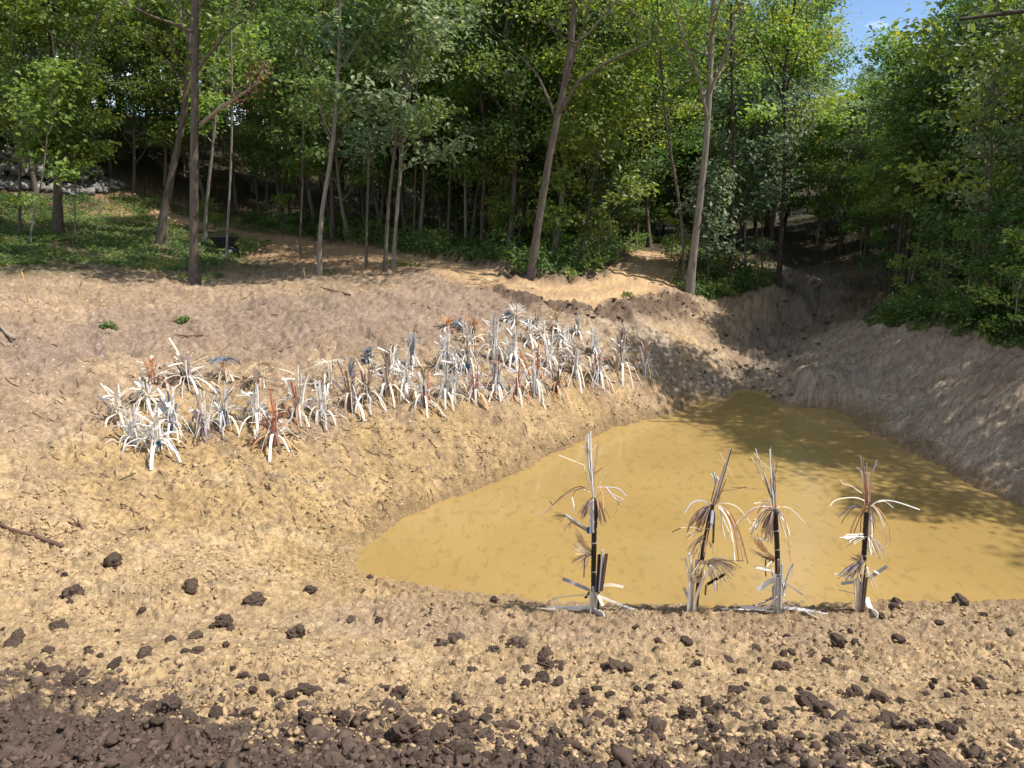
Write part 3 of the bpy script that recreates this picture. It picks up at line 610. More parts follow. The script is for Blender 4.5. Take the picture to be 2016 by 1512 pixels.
# trees on the right shore, beyond the frame, whose shade falls over the bank and water
for k, (x, y, s_, pi_) in enumerate(((13.2,13.8,.6,2),(13.4,11.0,.62,1),(15.5,8.2,.7,3),(18,20,.9,2),(12.4,23.5,.6,5),(17.5,6,.8,4),(14.3,21.8,.7,4),(19,9,.9,1),(15,25,.75,6),(21,15,.9,5))):
    (tm, cm), Ht, lm = protos[pi_]; put_tree('bank_tree', tm, cm, (x, y, float(base(x, y))-.05), "%s %s tree on the right bank outside the frame, %s" % (sizew(Ht*s_, 35), KIND[lm], 'level with the near shore' if y < 10 else ('level with the pond' if y < 18 else 'level with the ravine mouth')), 'trees along the right bank', 'tree', k*1.3, s_)
# ---------------------------------------------------------------- ground cover
from math import pi
def inpoly(px, py, poly):
    c = np.zeros(px.shape, bool); j = len(poly)-1
    for i in range(len(poly)):
        xi, yi = poly[i]; xj, yj = poly[j]
        c ^= ((yi > py) != (yj > py)) & (px < (xj-xi)*(py-yi)/((yj-yi) or 1e-9)+xi); j = i
    return c
def cover(name, poly, n, hmax, size, mt, seed, patch=0, thr=0, label=None, tall=.5):
    rg = np.random.default_rng(seed); P_ = np.array(poly); lo = P_.min(0); hi_ = P_.max(0)
    px = rg.uniform(lo[0], hi_[0], n*4); py = rg.uniform(lo[1], hi_[1], n*4); m = inpoly(px, py, poly); px = px[m][:n]; py = py[m][:n]
    x, y, d = hits(px, py); x = x[d]; y = y[d]
    if patch: k_ = (fbm(x*patch, y*patch, 3, seed)+rg.normal(0, .06, len(x))) > thr; x = x[k_]; y = y[k_]
    k_ = seg_dist(x, y, TRAIL) > .85; x = x[k_]; y = y[k_]
    nz = np.clip(.55+fbm(x*1.4, y*1.4, 3, seed+3)*1.6, .12, 1.3)
    z = Hgt(x, y)+hmax*nz*rg.uniform(0, 1, len(x))**1.2
    c = np.stack([x+rg.normal(0, .05, len(x)), y+rg.normal(0, .05, len(x)), z], 1)
    V, F, ti = leaves(rg, c, 1, .02, .02, size)
    ti = np.repeat(np.clip(fbm(x*1.1, y*1.1, 3, seed+7)*.9+.45+rg.uniform(-.3, .3, len(x)), 0, 1), 4)
    o_ = ob(name, mesh(name, V, F, mt, ti)); tag(o_, label, 'ground cover', None, 'stuff'); return o_
cover('grass', [(-200,395),(250,372),(330,400),(480,432),(560,470),(440,520),(385,540),(280,528),(120,520),(0,528),(-200,530)], 60000, .16, .095, M['grass'], 11, .8, -.3, 'patchy green grass on the shaded ground left of the big oak')
cover('undergrowth', [(480,432),(640,432),(900,430),(1290,430),(1290,478),(1235,505),(1180,540),(1120,556),(1060,556),(960,522),(880,512),(800,500),(700,478),(600,466),(520,450)], 46000, .75, .13, M['grass'], 12, .7, -.22, 'low leafy weeds along the edge of the forest behind the trail')
cover('undergrowth', [(1302,498),(1300,530),(1345,572),(1400,588),(1460,582),(1540,556),(1510,535),(1440,530),(1400,500),(1350,470)], 14000, .62, .10, M['grass'], 13, 0, 0, 'bright weeds on the grassy island around the pale trunk')
cover('undergrowth', [(1700,640),(1790,646),(1880,644),(1950,664),(2016,676),(2300,690),(2300,450),(1850,500),(1800,580),(1745,615)], 52000, .75, .11, M['dk'], 14, .9, -.25, 'dark green weeds and brambles covering the top of the right bank')
cover('undergrowth', [(1720,640),(1790,655),(1900,660),(1975,680),(2100,700),(2100,600),(1850,590),(1760,610)], 13000, .45, .10, M['grass'], 15, 1.2, -.1, 'lighter green fringe of weeds hanging over the right bank')
for k, (x_, y_, w_x, h_x, n_x) in enumerate(((215,650,16,3,220),(360,636,14,3,180),(795,520,34,8,500),(1005,548,20,5,0),(640,540,22,5,260),(385,548,38,6,420),(1235,583,10,3,160),(560,535,12,3,0),(430,545,10,3,130))):
    if n_x:
        rg = np.random.default_rng(50+k); a_ = rg.uniform(0, 6.28, n_x); r_ = np.sqrt(rg.uniform(0, 1, n_x)); px = x_+np.cos(a_)*r_*w_x; py = y_+np.sin(a_)*r_*h_x
        x, y, d = hits(px, py); c = np.stack([x, y, Hgt(x, y)+rg.uniform(0, .10, n_x)], 1); V, F, ti = leaves(rg, c, 1, .02, .02, .06)
        lb = ['sparse grass tuft on the bare brown upper bank, left one', 'small grass tuft on the bare brown bank above the first white plants', 'weeds at the foot of the trio of slim trunks', '', 'green weeds at the foot of the pale kinked trunk', 'weeds around the foot of the big oak', 'tiny weed patch on the dark soil below the trail', '', 'small weeds right of the big oak foot'][k]
        tag(ob('weeds', mesh('weeds', V, F, M['grass'], ti)), lb, 'weeds', None, 'stuff')
# shrubs
rg = np.random.default_rng(9)
for k, (lm, bx_, by_, s_) in enumerate((('mid',1990,668,.75),('dk',1900,630,.8),('dk',1840,615,.75),('mid',1780,600,.55),('dk',1960,610,.9),('mid',1420,556,.45),('blu',1490,545,.5),('mid',1320,520,.55),('mid',1180,530,.6),('mid',1090,520,.7),('mid',990,500,.75),('mid',1240,490,.7),('dk',1870,560,1.),('dk',1720,560,.6),('dk',2010,600,1.),('mid',560,455,.6),('mid',690,468,.55),('mid',410,455,.5),('mid',90,440,.3))):
    if k < 5 or k > 0:
        vm, vc = tree_mesh(600+k, [(0, 0, 0), (.05, 0, .5), (0, .08, 1.5), (.1, 0, 2.4)], .025, .008, .1, 10, 1.1, M[lm], M['barkp'], per=14, size=.12, clump=.2, subs=4, elev=(0, 50))
        p_ = hit(bx_, by_)
        wh = ["shrub leaning over the bank at the lower right edge", "dark shrub on the right bank left of the edge shrub", "dark shrub on the right bank below the dark leaning trunk", "small shrub at the left end of the right bank weeds", "dense dark shrub behind the fringe of the right bank", "small shrub in the grassy island right of the pale trunk",
              "blue-green shrub near the ravine mouth", "shrub at the left side of the grassy island beside the trail", "bright shrub on the inside of the trail bend", "shrub just right of the leaning brown tree", "shrub in the weeds left of the leaning brown tree", "shrub where the trail enters the wood",
              "big dark shrub under the right bank trees", "low shrub right of the ravine top", "tall shrub at the right edge of the picture below the oak", "bright shrub behind the black cart", "shrub behind the pale kinked tree", "low bush between cart and big oak", "tiny bush near the ribboned trunk"][k]
        e_ = put_tree('shrub', vm, vc, p_, wh, None, 'shrub', k*1.7, s_)
# ---------------------------------------------------------------- boulder pile
def lump_mesh(name, seed, mt, sub=3, amp=.28, fl=.8, rough=0.):
    import bmesh
    bm_ = bmesh.new(); bmesh.ops.create_icosphere(bm_, subdivisions=sub, radius=.5); V = np.array([v.co[:] for v in bm_.verts]); F = np.array([[v.index for v in f.verts] for f in bm_.faces]); bm_.free()
    r = 1+amp*(fbm(V[:, 0]*2.6+seed*3.1, V[:, 1]*2.6+V[:, 2]*1.7, 3, seed)+fbm(V[:, 2]*3+seed, V[:, 0]*2.1-V[:, 1]*2.3, 3, seed+4))*1.6
    if rough:
        w1, q1 = worley(V[:, 0]*4+V[:, 2]*1.3+seed, V[:, 1]*4-V[:, 2]*3.1, seed); r = r+rough*(.5-np.clip(w1.real, 0, 1))+rough*.8*fbm(V[:, 0]*9+V[:, 2]*6, V[:, 1]*9-V[:, 2]*7, 3, seed+2)
    V = V*r[:, None]; V[:, 2] *= fl
    rg_ = np.random.default_rng(seed); V *= rg_.uniform(.85, 1.15, 3)
    return mesh(name, V, F, mt, None, rough == 0)
rocks = [lump_mesh('boulder', 700+k, M['rock'], 2, .45, .72) for k in range(6)]
rg = np.random.default_rng(21); pA = np.array(hit0(-40, 350)); pB = np.array(hit0(222, 374)); n_b = 0
for lay in range(3):
    for u in np.linspace(0, 1, 34-lay*5):
        for v in ((-.8, -.25, .3, .85), (-.45, .1, .6), (-.1, .35))[lay]:
            envh = .55+.45*min(1, (1-u)*3.2)
            if lay and (1-u)*3 < lay*.5: continue
            if rg.uniform() < .12: continue
            p_ = pA+(pB-pA)*u; s_ = rg.uniform(.34, .62)*(.7+.5*(1-u)); x = p_[0]+rg.normal(0, .12); y = p_[1]+v*1.5*envh+rg.normal(0, .12)
            z = float(base(x, y))+.12+lay*.36*envh+.25*(lay > 0)
            o_ = ob('boulder', rocks[rg.integers(6)], None, (x, y, z)); o_.scale = (s_*1.2, s_, s_); o_.rotation_euler = rg.uniform(-.6, .6, 3)+np.array([0, 0, rg.uniform(0, 6.28)])
            tag(o_, 'pale grey field boulder lying in the rock pile at the far left among the trees', 'boulder', 'boulders heaped in the rock pile'); n_b += 1
# ---------------------------------------------------------------- black garden cart
b0 = hit(447, 503); mpx = b0.y/FPX; cart = tag(ob('garden_cart', None, None, b0), 'black two-wheeled garden cart parked in tree shade behind a thin pale stem', 'cart')
cart.rotation_euler = (0, 0, .15)
mb = MB(); hz = .30
Vt = []; 
for (x0, x1, y0, y1, z) in ((-.24, .20, -.22, .22, hz), (-.46, .42, -.34, .34, hz+.36), (-.43, .39, -.31, .31, hz+.36), (-.22, .18, -.2, .2, hz+.03)): Vt += [(x0, y0, z), (x1, y0, z), (x1, y1, z), (x0, y1, z)]
Ft = [(3, 2, 1, 0)]+[(i, (i+1) % 4, 4+(i+1) % 4, 4+i) for i in range(4)]+[(4+i, 4+(i+1) % 4, 8+(i+1) % 4, 8+i) for i in range(4)]+[(8+i, 8+(i+1) % 4, 12+(i+1) % 4, 12+i) for i in range(4)]+[(12, 13, 14, 15)]
ob('tray', mesh('tray', Vt, Ft, M['pipe']), cart)
mb = MB(); 
for s_ in (-1, 1): mb.tube([(.34, .2*s_, .2), (.1, .2*s_, .27), (-.3, .18*s_, .28), (-.62, .14*s_, .38)], .014, 6)
mb.tube([(.2, -.3, .18), (.2, .3, .18)], .012, 6); mb.build('frame', M['pipe'], cart, True)
mb = MB(); a_ = np.linspace(0, 2*pi, 15); mb.tube([(-.70+.09*math.cos(q), .0, .40+.10*math.sin(q)) for q in a_], .014, 6, False); mb.build('handle', M['pipe'], cart, True)
for s_ in (-1, 1):
    mb = MB(); mb.tube([(.2+.13*math.cos(q), .31*s_, .165+.13*math.sin(q)) for q in a_], .04, 8, False); w1 = mb.build('wheel', M['pipe'], cart, True)
    mb = MB(); mb.tube([(.2, .31*s_-.03, .165), (.2, .31*s_+.03, .165)], .06, 10)
    for k in range(5): mb.tube([(.2, .31*s_, .165), (.2+.11*math.cos(k*1.257), .31*s_, .165+.11*math.sin(k*1.257))], .012, 4)
    mb.build('rim', M['grey'], w1)
# ---------------------------------------------------------------- scrap-wood plants
def bez(p, n=8):
    p = [np.array(q, float) for q in p]
    t_ = np.linspace(0, 1, n)[:, None]
    if len(p) == 3: return (1-t_)**2*p[0]+2*t_*(1-t_)*p[1]+t_**2*p[2]
    return (1-t_)**3*p[0]+3*t_*(1-t_)**2*p[1]+3*t_**2*(1-t_)*p[2]+t_**3*p[3]
def one_slat(root, pts, w, th, nrm, color, name='slat'):
    mb = MB(); mb.slat(pts, w, th, nrm); return mb.build(name, M[color], root)
def wood_plant(k, bx_, by_, ty_, up, mid, droop, top, cord, label, hw=50):
    rg = np.random.default_rng(1000+k); b = hit(bx_, by_); s = wpx(b, 1); h = (by_-ty_)*s*1.02; W_ = hw*s
    root = ob('scrap_wood_plant', None, None, b); tag(root, label, 'wood sculpture', 'scrap-wood plants standing on the bare bank')
    def gz(x, y): return H1(b.x+x, b.y+y)-b.z
    up = up+up[1:1+len(up)//2]; mid = mid+mid[:3]; up = [('pale', 'grey', 'white', 'white')[(i+k) % 4] if q == 'white' else q for i, q in enumerate(up)]; mid = ['pale' if q == 'white' and i % 3 == 0 else q for i, q in enumerate(mid)]; droop = ['grey' if q == 'white' and i % 4 == 1 else q for i, q in enumerate(droop)]
    for i, cc in enumerate(up):
        az = i*2.4+rg.uniform(0, 1); c_, s_ = math.cos(az), math.sin(az); fl = rg.uniform(.03, .26)*h*(1.2 if i % 3 == 0 else .6); hh = h*(1 if i == 0 else rg.uniform(.35, .92)); r0 = rg.uniform(.02, .075)
        fl = 0.03*h if i == 0 else fl
        p = bez([(r0*c_, r0*s_, -.04), (r0*c_, r0*s_, hh*.6), ((r0+fl)*c_, (r0+fl)*s_, hh)], 6)
        w = rg.uniform(.022, .045) if cc not in ('darkbrown', 'green', 'slate') else rg.uniform(.018, .04)
        one_slat(root, p, w, .009, (c_*.5+.7, s_*.6-.7 if s_ < .6 else s_, .2), cc)
    for i, cc in enumerate(mid):
        az = i*2.4+rg.uniform(0, 2); c_, s_ = math.cos(az), math.sin(az); z0 = h*rg.uniform(.25, .8); L_ = W_*rg.uniform(.35, .85); el = rg.uniform(-.1, 1.1); cz_, sz_ = math.cos(el), math.sin(el)
        p = bez([(.03*c_, .03*s_, z0), ((.03+L_*.5*cz_)*c_, (.03+L_*.5*cz_)*s_, z0+L_*.6*sz_+.02), (L_*cz_*c_, L_*cz_*s_, z0+L_*sz_)], 5)
        one_slat(root, p, rg.uniform(.014, .034), .007, (-s_*.4, c_*.4, .9), cc)
    for i, cc in enumerate(droop):
        az = i*2*pi/len(droop)+rg.uniform(-.3, .3); c_, s_ = math.cos(az), math.sin(az); z0 = h*rg.uniform(.06, .30); Rr = W_*rg.uniform(.45, 1.1); zg = gz(Rr*c_, Rr*s_)
        if i % 3 == 0:     # kinked, root-like
            p = [(.03*c_, .03*s_, z0), (Rr*.35*c_, Rr*.35*s_, z0+.03*h), (Rr*.6*c_-.03*s_, Rr*.6*s_+.03*c_, max(z0*.45, zg*.6+.02)), (Rr*.8*c_, Rr*.8*s_, gz(Rr*.8*c_, Rr*.8*s_)+.08), (Rr*1.05*c_, Rr*1.05*s_, gz(Rr*1.05*c_, Rr*1.05*s_)+.01)]
            w = rg.uniform(.018, .034)
        else:
            zc_ = max(z0, zg); p = bez([(.03*c_, .03*s_, z0*.8), (Rr*.35*c_, Rr*.35*s_, zc_*1.0+.30*h), (Rr*.92*c_, Rr*.92*s_, zg+.26*h), (Rr*c_, Rr*s_, zg+.008)], 8); w = rg.uniform(.02, .052)
        one_slat(root, p, w, .007, (c_*.6, s_*.6, .8), cc)
    if top:
        kind, cc = top; mb = MB(); zt = h*.93
        if kind == 'mop':
            for i in range(70):
                az = rg.uniform(0, 6.28); L_ = W_*rg.uniform(.4, .95); c_, s_ = math.cos(az), math.sin(az); d_ = rg.uniform(-.05, .35)
                mb.tube(bez([(0, 0, zt-.04), (L_*.5*c_, L_*.5*s_, zt+.07), (L_*c_, L_*s_, zt-d_*L_)], 5), .0045, 3, False)
        elif kind == 'spike':
            for i in range(16):
                az = rg.uniform(0, 6.28); L_ = h*rg.uniform(.22, .42); o_ = L_*rg.uniform(.05, .5); c_, s_ = math.cos(az), math.sin(az)
                mb.slat(bez([(0, 0, h-.36*h), (o_*.4*c_, o_*.4*s_, h-.36*h+L_*.6), (o_*c_, o_*s_, h-.36*h+L_)], 4), .012, .005, (c_, s_, 0))
        elif kind == 'brush':
            for i in range(60):
                az = rg.uniform(0, 6.28); r_ = .10*math.sqrt(rg.uniform(0, 1)); c_, s_ = math.cos(az), math.sin(az); mb.tube([(r_*.5*c_, r_*.5*s_, h*.2), (r_*c_, r_*s_, h*rg.uniform(.75, 1.0))], .006, 3, False)
        elif kind == 'tuft':
            for i in range(45):
                az = rg.uniform(0, 6.28); L_ = W_*rg.uniform(.3, .7); el = rg.uniform(.1, 1.4); c_, s_ = math.cos(az)*math.cos(el), math.sin(az)*math.cos(el)
                mb.tube(bez([(0, 0, h-.25*h), (L_*.6*c_, L_*.6*s_, h-.25*h+L_*.7*math.sin(el)), (L_*c_, L_*s_, h-.25*h+L_*.8*math.sin(el))], 4), .005, 3, False)
        t_ = mb.build({'mop': 'fibre_mop', 'spike': 'spikes', 'brush': 'rod_brush', 'tuft': 'fibre_tuft'}[kind], M[cc], root); tag(t_, None, None, None, 'stuff')
    mb = MB()
    for i in range(16):
        az = rg.uniform(0, 6.28); z0 = h*rg.uniform(.2, .6); Rr = W_*rg.uniform(.4, 1.0); c_, s_ = math.cos(az), math.sin(az); zg = gz(Rr*c_, Rr*s_)
        mb.slat(bez([(.02*c_, .02*s_, z0), (Rr*.5*c_, Rr*.5*s_, z0+.12*h), (Rr*c_, Rr*s_, zg+rg.uniform(0, .5)*h*.6)], 5), .008, .004, (c_, s_, .5))
    t_ = mb.build('thin_strips', M[rg.choice(['cream', 'white', 'tan', 'pale'])], root); tag(t_, None, None, None, 'stuff')
    if cord:
        mb = MB(); a_ = np.linspace(0, 2*pi*6, 60); mb.tube([(.06*math.cos(q), .06*math.sin(q), .05+.09*q/(2*pi*6)) for q in a_], .011, 5); mb.build('cord_wrap', M[cord], root, True)
w4 = ['white', 'cream', 'pale', 'grey']
def mixl(*a): 
    o_ = []
    for c, n in a: o_ += [c]*n
    rgm = random.Random(len(o_)*7+ord(o_[0][0])); f_ = o_[0]; o_ = o_[1:]; rgm.shuffle(o_); return [f_]+o_
Wm = mixl(('white',6),('cream',3)); Wd = mixl(('white',5),('cream',6),('pale',2)); 
PL = [
 (234,831,750,mixl(('white',5),('mauve',2),('pale',1)),mixl(('white',4),('cream',4),('pale',2)),mixl(('cream',5),('tan',3),('white',2),('orange',1)),('none',0),None,"leftmost plant: broad white slats fanning upward, orange-tan strips at its foot",55),
 (267,873,793,mixl(('white',5),('pale',4)),mixl(('white',5),('pale',3)),mixl(('white',6),('cream',4)),None,None,"squat plant of white and grey boards second from the left in the front row",52),
 (311,890,809,mixl(('pale',4),('white',4),('cream',1)),Wm,mixl(('white',8),('cream',4)),None,'blue',"lowest front plant, broad white slats running down the bank, blue cord at foot",62),
 (342,858,769,mixl(('pale',3),('slate',3),('white',2)),mixl(('white',4),('pale',3)),mixl(('white',7),('cream',3)),None,'slate',"blue-grey and white bundle beside the lowest front plant",55),
 (405,861,769,mixl(('cream',2),('pale',3),('mauve',3),('pink',1)),mixl(('white',2),('cream',2)),mixl(('brown',5),('mauve',3),('cream',2)),None,None,"tall beige and mauve bundle standing on brown roots",40),
 (443,838,747,mixl(('white',2),('slate',4),('pale',3)),mixl(('white',3),('slate',3)),mixl(('white',7),('cream',4)),None,'slate',"dark slate bundle with a white top and white root slats",50),
 (507,831,754,mixl(('white',4),('pale',4)),mixl(('white',6),('pale',2)),mixl(('white',6),('slate',2),('cream',4)),('spike','green'),None,"white bundle with a green-stemmed tip, right of the dark slate one",58),
 (542,876,799,mixl(('pink',2),('red',4),('mauve',3)),mixl(('red',3),('pink',2),('white',3)),mixl(('orange',5),('white',6),('brown',2)),('spike','orange'),None,"front plant with brick-red slats and long orange strips drooping",62),
 (291,801,749,mixl(('white',3),('cream',3),('brown',1)),mixl(('white',6),('brown',3)),mixl(('white',5),('cream',5),('slate',2)),None,None,"bushy white plant with brown slats behind the first front plants",55),
 (302,752,702,mixl(('red',2),('orange',3),('white',2)),mixl(('white',6),('pale',3)),mixl(('brown',3),('cream',5)),('spike','orange'),None,"orange-red tipped plant topmost at the left end",48),
 (368,752,697,mixl(('mauve',3),('darkbrown',2),('cream',2)),mixl(('cream',5),('white',2)),mixl(('cream',9),('white',3)),('spike','mauve'),None,"low plant with dark mauve spikes and very broad cream slats",75),
 (445,747,703,mixl(('orange',3),('cream',2)),mixl(('tan',2)),mixl(('cream',6),('tan',3)),('mop','slate'),None,"plant topped by a wide blue-grey fibre mop on orange stems",38),
 (512,757,712,mixl(('tan',2),('cream',3)),mixl(('cream',4)),mixl(('cream',5),('orange',4)),('mop','tan'),None,"plant with a flat tan fibre mop right of the blue-grey mop",42),
 (589,821,713,mixl(('white',4),('red',1),('pale',2)),mixl(('white',6),('cream',3)),mixl(('white',6),('cream',5),('orange',2)),None,None,"tall white-tipped plant with one red slat, right of the brick-red plant",55),
 (634,819,730,mixl(('white',3),('pale',4)),mixl(('white',4),('cream',3)),mixl(('white',6),('cream',4),('brown',1)),None,None,"slim white front-row bundle with two white slats bent down at its foot",48),
 (693,800,696,mixl(('slate',1),('mauve',4),('brown',3)),mixl(('cream',4),('orange',1),('mauve',3)),mixl(('cream',9),('white',2)),('spike','slate'),'blue',"brown and slate bundle with bright blue cord and long cream slats",52),
 (723,788,725,mixl(('brown',3),('mauve',3),('tan',1)),mixl(('cream',4)),mixl(('white',7),('mauve',2),('cream',2)),None,None,"brown-topped plant with parallel white slats bent over in front",45),
 (650,760,705,mixl(('green',2),('cream',2)),mixl(('cream',4)),mixl(('white',5),('tan',4)),('mop','cream'),None,"plant with a green spike rising from a pale mop behind the front row",38),
 (725,714,688,mixl(('slate',4)),mixl(('slate',4)),mixl(('slate',4),('white',3)),('tuft','slate'),None,"small dark slate tuft behind the middle of the group",28),
 (763,775,690,mixl(('brown',2),('mauve',4),('cream',2)),mixl(('white',5),('cream',3)),mixl(('cream',7),('white',3)),('spike','brown'),None,"mauve-brown pole with one long cream slat hanging to the right",52),
 (774,728,677,mixl(('white',3),('brown',1)),mixl(('white',6)),mixl(('white',6),('cream',3)),('spike','brown'),None,"small white plant with a thin dark spike behind the mauve-brown pole",40),
 (799,769,694,mixl(('white',3),('pale',3)),mixl(('white',6),('cream',2)),mixl(('white',6),('cream',4)),None,None,"slim white pole plant below the tall grey rod brush",46),
 (813,722,659,mixl(('grey',3)),mixl(('pale',3)),mixl(('white',4)),('brush','grey'),None,"tall dense brush of thin grey rods standing above the white plants",24),
 (836,800,720,mixl(('red',2),('darkbrown',1),('pale',4)),mixl(('white',7),('pale',2)),mixl(('white',6),('red',1),('cream',3)),('spike','green'),None,"front plant with a broad brick-red slat bent down to the ground",52),
 (877,784,725,mixl(('grey',4),('darkbrown',1),('pale',2)),mixl(('white',5),('red',1)),mixl(('white',6),('cream',3)),None,None,"grey bundle with a dark slat, right of the bent red slat",45),
 (880,729,648,mixl(('white',5),('cream',2)),mixl(('white',11)),mixl(('white',8),('cream',4)),None,None,"tall spiky all-white plant at the left of the upper group",42),
 (894,772,700,mixl(('white',3),('slate',3)),mixl(('white',4)),mixl(('white',5),('cream',5)),None,None,"blue-grey striped bundle with a wide white slat, front row below the all-white one",42),
 (921,736,640,mixl(('mauve',4),('darkbrown',1),('white',2)),mixl(('white',8),('cream',2)),mixl(('white',5),('cream',5)),('spike','cream'),'blue',"mauve pole with blue cord at its foot and white sticks above",46),
 (936,781,719,mixl(('red',2),('grey',4)),mixl(('white',3),('cream',3)),mixl(('orange',4),('cream',5)),None,None,"grey pole with a red flared top and orange strips at its foot",42),
 (976,773,704,mixl(('pink',1),('mauve',3),('grey',3)),mixl(('white',4),('red',2)),mixl(('white',5),('cream',4)),None,None,"grey and pink pole in the front row right of the red flared one",42),
 (973,710,626,mixl(('grey',3),('pale',3)),mixl(('white',9),('grey',2)),mixl(('white',8),('cream',3)),('spike','grey'),None,"tall white plant crowned by long grey spikes in the upper row",44),
 (1017,775,707,mixl(('red',2),('pink',4)),mixl(('red',2),('lav',3)),mixl(('pink',3),('cream',5),('orange',2)),None,None,"pinkish-red pole with lavender strips in the front row",38),
 (1053,778,684,mixl(('red',3),('pale',4),('mauve',1)),mixl(('red',2),('white',4)),mixl(('white',7),('cream',3)),None,None,"tall pole with broad brick-red flared slats on top, white foot",42),
 (1095,770,705,mixl(('green',1),('darkbrown',3),('black',1)),mixl(('mauve',3),('orange',1)),mixl(('orange',6),('cream',4)),None,'blue',"near-black pole with orange strips and blue cord, right end of front row",46),
 (1011,718,649,mixl(('white',5),('pale',2)),mixl(('white',8)),mixl(('white',6),('cream',4)),None,'slate',"white plant in the middle of the upper group above the pinkish-red pole",40),
 (1080,722,660,mixl(('pale',4),('white',2)),mixl(('white',6)),mixl(('white',6),('cream',3)),None,None,"pale grey pole plant above the near-black one",38),
 (1117,708,657,mixl(('white',5),('pale',2)),mixl(('white',8),('cream',2)),mixl(('white',6),('cream',3)),None,None,"white pole plant with sticks spreading sideways right of the pale grey pole",42),
 (1133,735,676,mixl(('mauve',2),('pale',3),('brown',1)),mixl(('white',4),('pink',2)),mixl(('white',5),('cream',4)),('spike','pink'),None,"mauve and white plant behind the near-black pole, leaning right",42),
 (1178,745,684,mixl(('grey',4),('pale',2),('red',1)),mixl(('pink',3),('red',2)),mixl(('white',4),('cream',5)),None,'blue',"thick grey bundle with a reddish top, third from the right end",42),
 (1223,727,645,mixl(('grey',2),('brown',3),('white',3)),mixl(('white',5),('cream',3)),mixl(('white',6),('cream',4)),('spike','brown'),None,"tall brown-and-white spiked plant, second from the right end",40),
 (1269,737,672,mixl(('grey',5),('pale',2)),mixl(('orange',2),('red',2),('white',2)),mixl(('white',5),('brown',2)),('spike','orange'),None,"rightmost plant: grey boards with a red slat on its left side",34),
 (1171,696,645,mixl(('pale',3),('white',2)),mixl(('white',6),('cream',2)),mixl(('white',5),('cream',3)),('spike','white'),'blue',"sparse white plant with open sticks near the right end of the upper row",36),
 (1040,676,633,mixl(('white',4),('cream',2)),mixl(('white',6)),mixl(('white',6),('cream',3)),None,None,"small white plant in the upper middle of the right cluster",34),
 (1068,668,633,mixl(('white',3),('cream',2)),mixl(('white',5)),mixl(('white',6),('cream',3)),None,None,"small white plant with looping slats right of the upper middle one",34),
 (1016,636,607,mixl(('white',3),('orange',2)),mixl(('white',6),('orange',3)),mixl(('white',5),('cream',3)),('tuft','white'),None,"topmost plant of all, white with orange sticks",34),
 (1000,634,615,mixl(('slate',3)),mixl(('slate',3)),mixl(('slate',4),('white',2)),('tuft','slate'),None,"small blue-grey tuft just left of the topmost plant",22),
 (1054,649,624,mixl(('brown',3),('tan',1)),mixl(('tan',4)),mixl(('tan',4),('cream',4)),('spike','brown'),None,"thin brown spiked plant right of the topmost plant",34),
 (1092,651,621,mixl(('brown',2),('tan',2)),mixl(('tan',3),('orange',2)),mixl(('orange',4),('cream',3)),('spike','tan'),None,"small tan spiked plant with orange base at the upper edge",34),
 (1135,656,626,mixl(('darkbrown',2),('slate',2)),mixl(('cream',3)),mixl(('cream',5),('white',2)),('spike','slate'),None,"dark spiked small plant at the upper right edge of the cluster",32),
 (1107,672,636,mixl(('white',4)),mixl(('white',5)),mixl(('white',6)),None,None,"bold white flared small plant between the tan and the dark spiked ones",32),
 (883,645,626,mixl(('orange',3)),mixl(('orange',4),('tan',3)),mixl(('orange',3),('cream',4)),('tuft','orange'),None,"small orange tuft at the upper left of the right cluster",26),
 (909,645,631,mixl(('slate',3)),mixl(('slate',3)),mixl(('slate',5),('grey',3)),('mop','slate'),None,"low fuzzy blue-grey mop between the two orange tufts",30),
 (930,672,624,mixl(('brown',2),('orange',2)),mixl(('orange',4),('cream',3)),mixl(('orange',3),('cream',5)),('tuft','orange'),None,"orange-topped plant on a brown pole at the left of the upper row",40),
]
for k, a_ in enumerate(PL):
    a_ = list(a_); 
    if a_[6] == ('none', 0): a_[6] = None
    wood_plant(k, *a_[:3], a_[3], a_[4], a_[5], a_[6], a_[7], a_[8], a_[9])
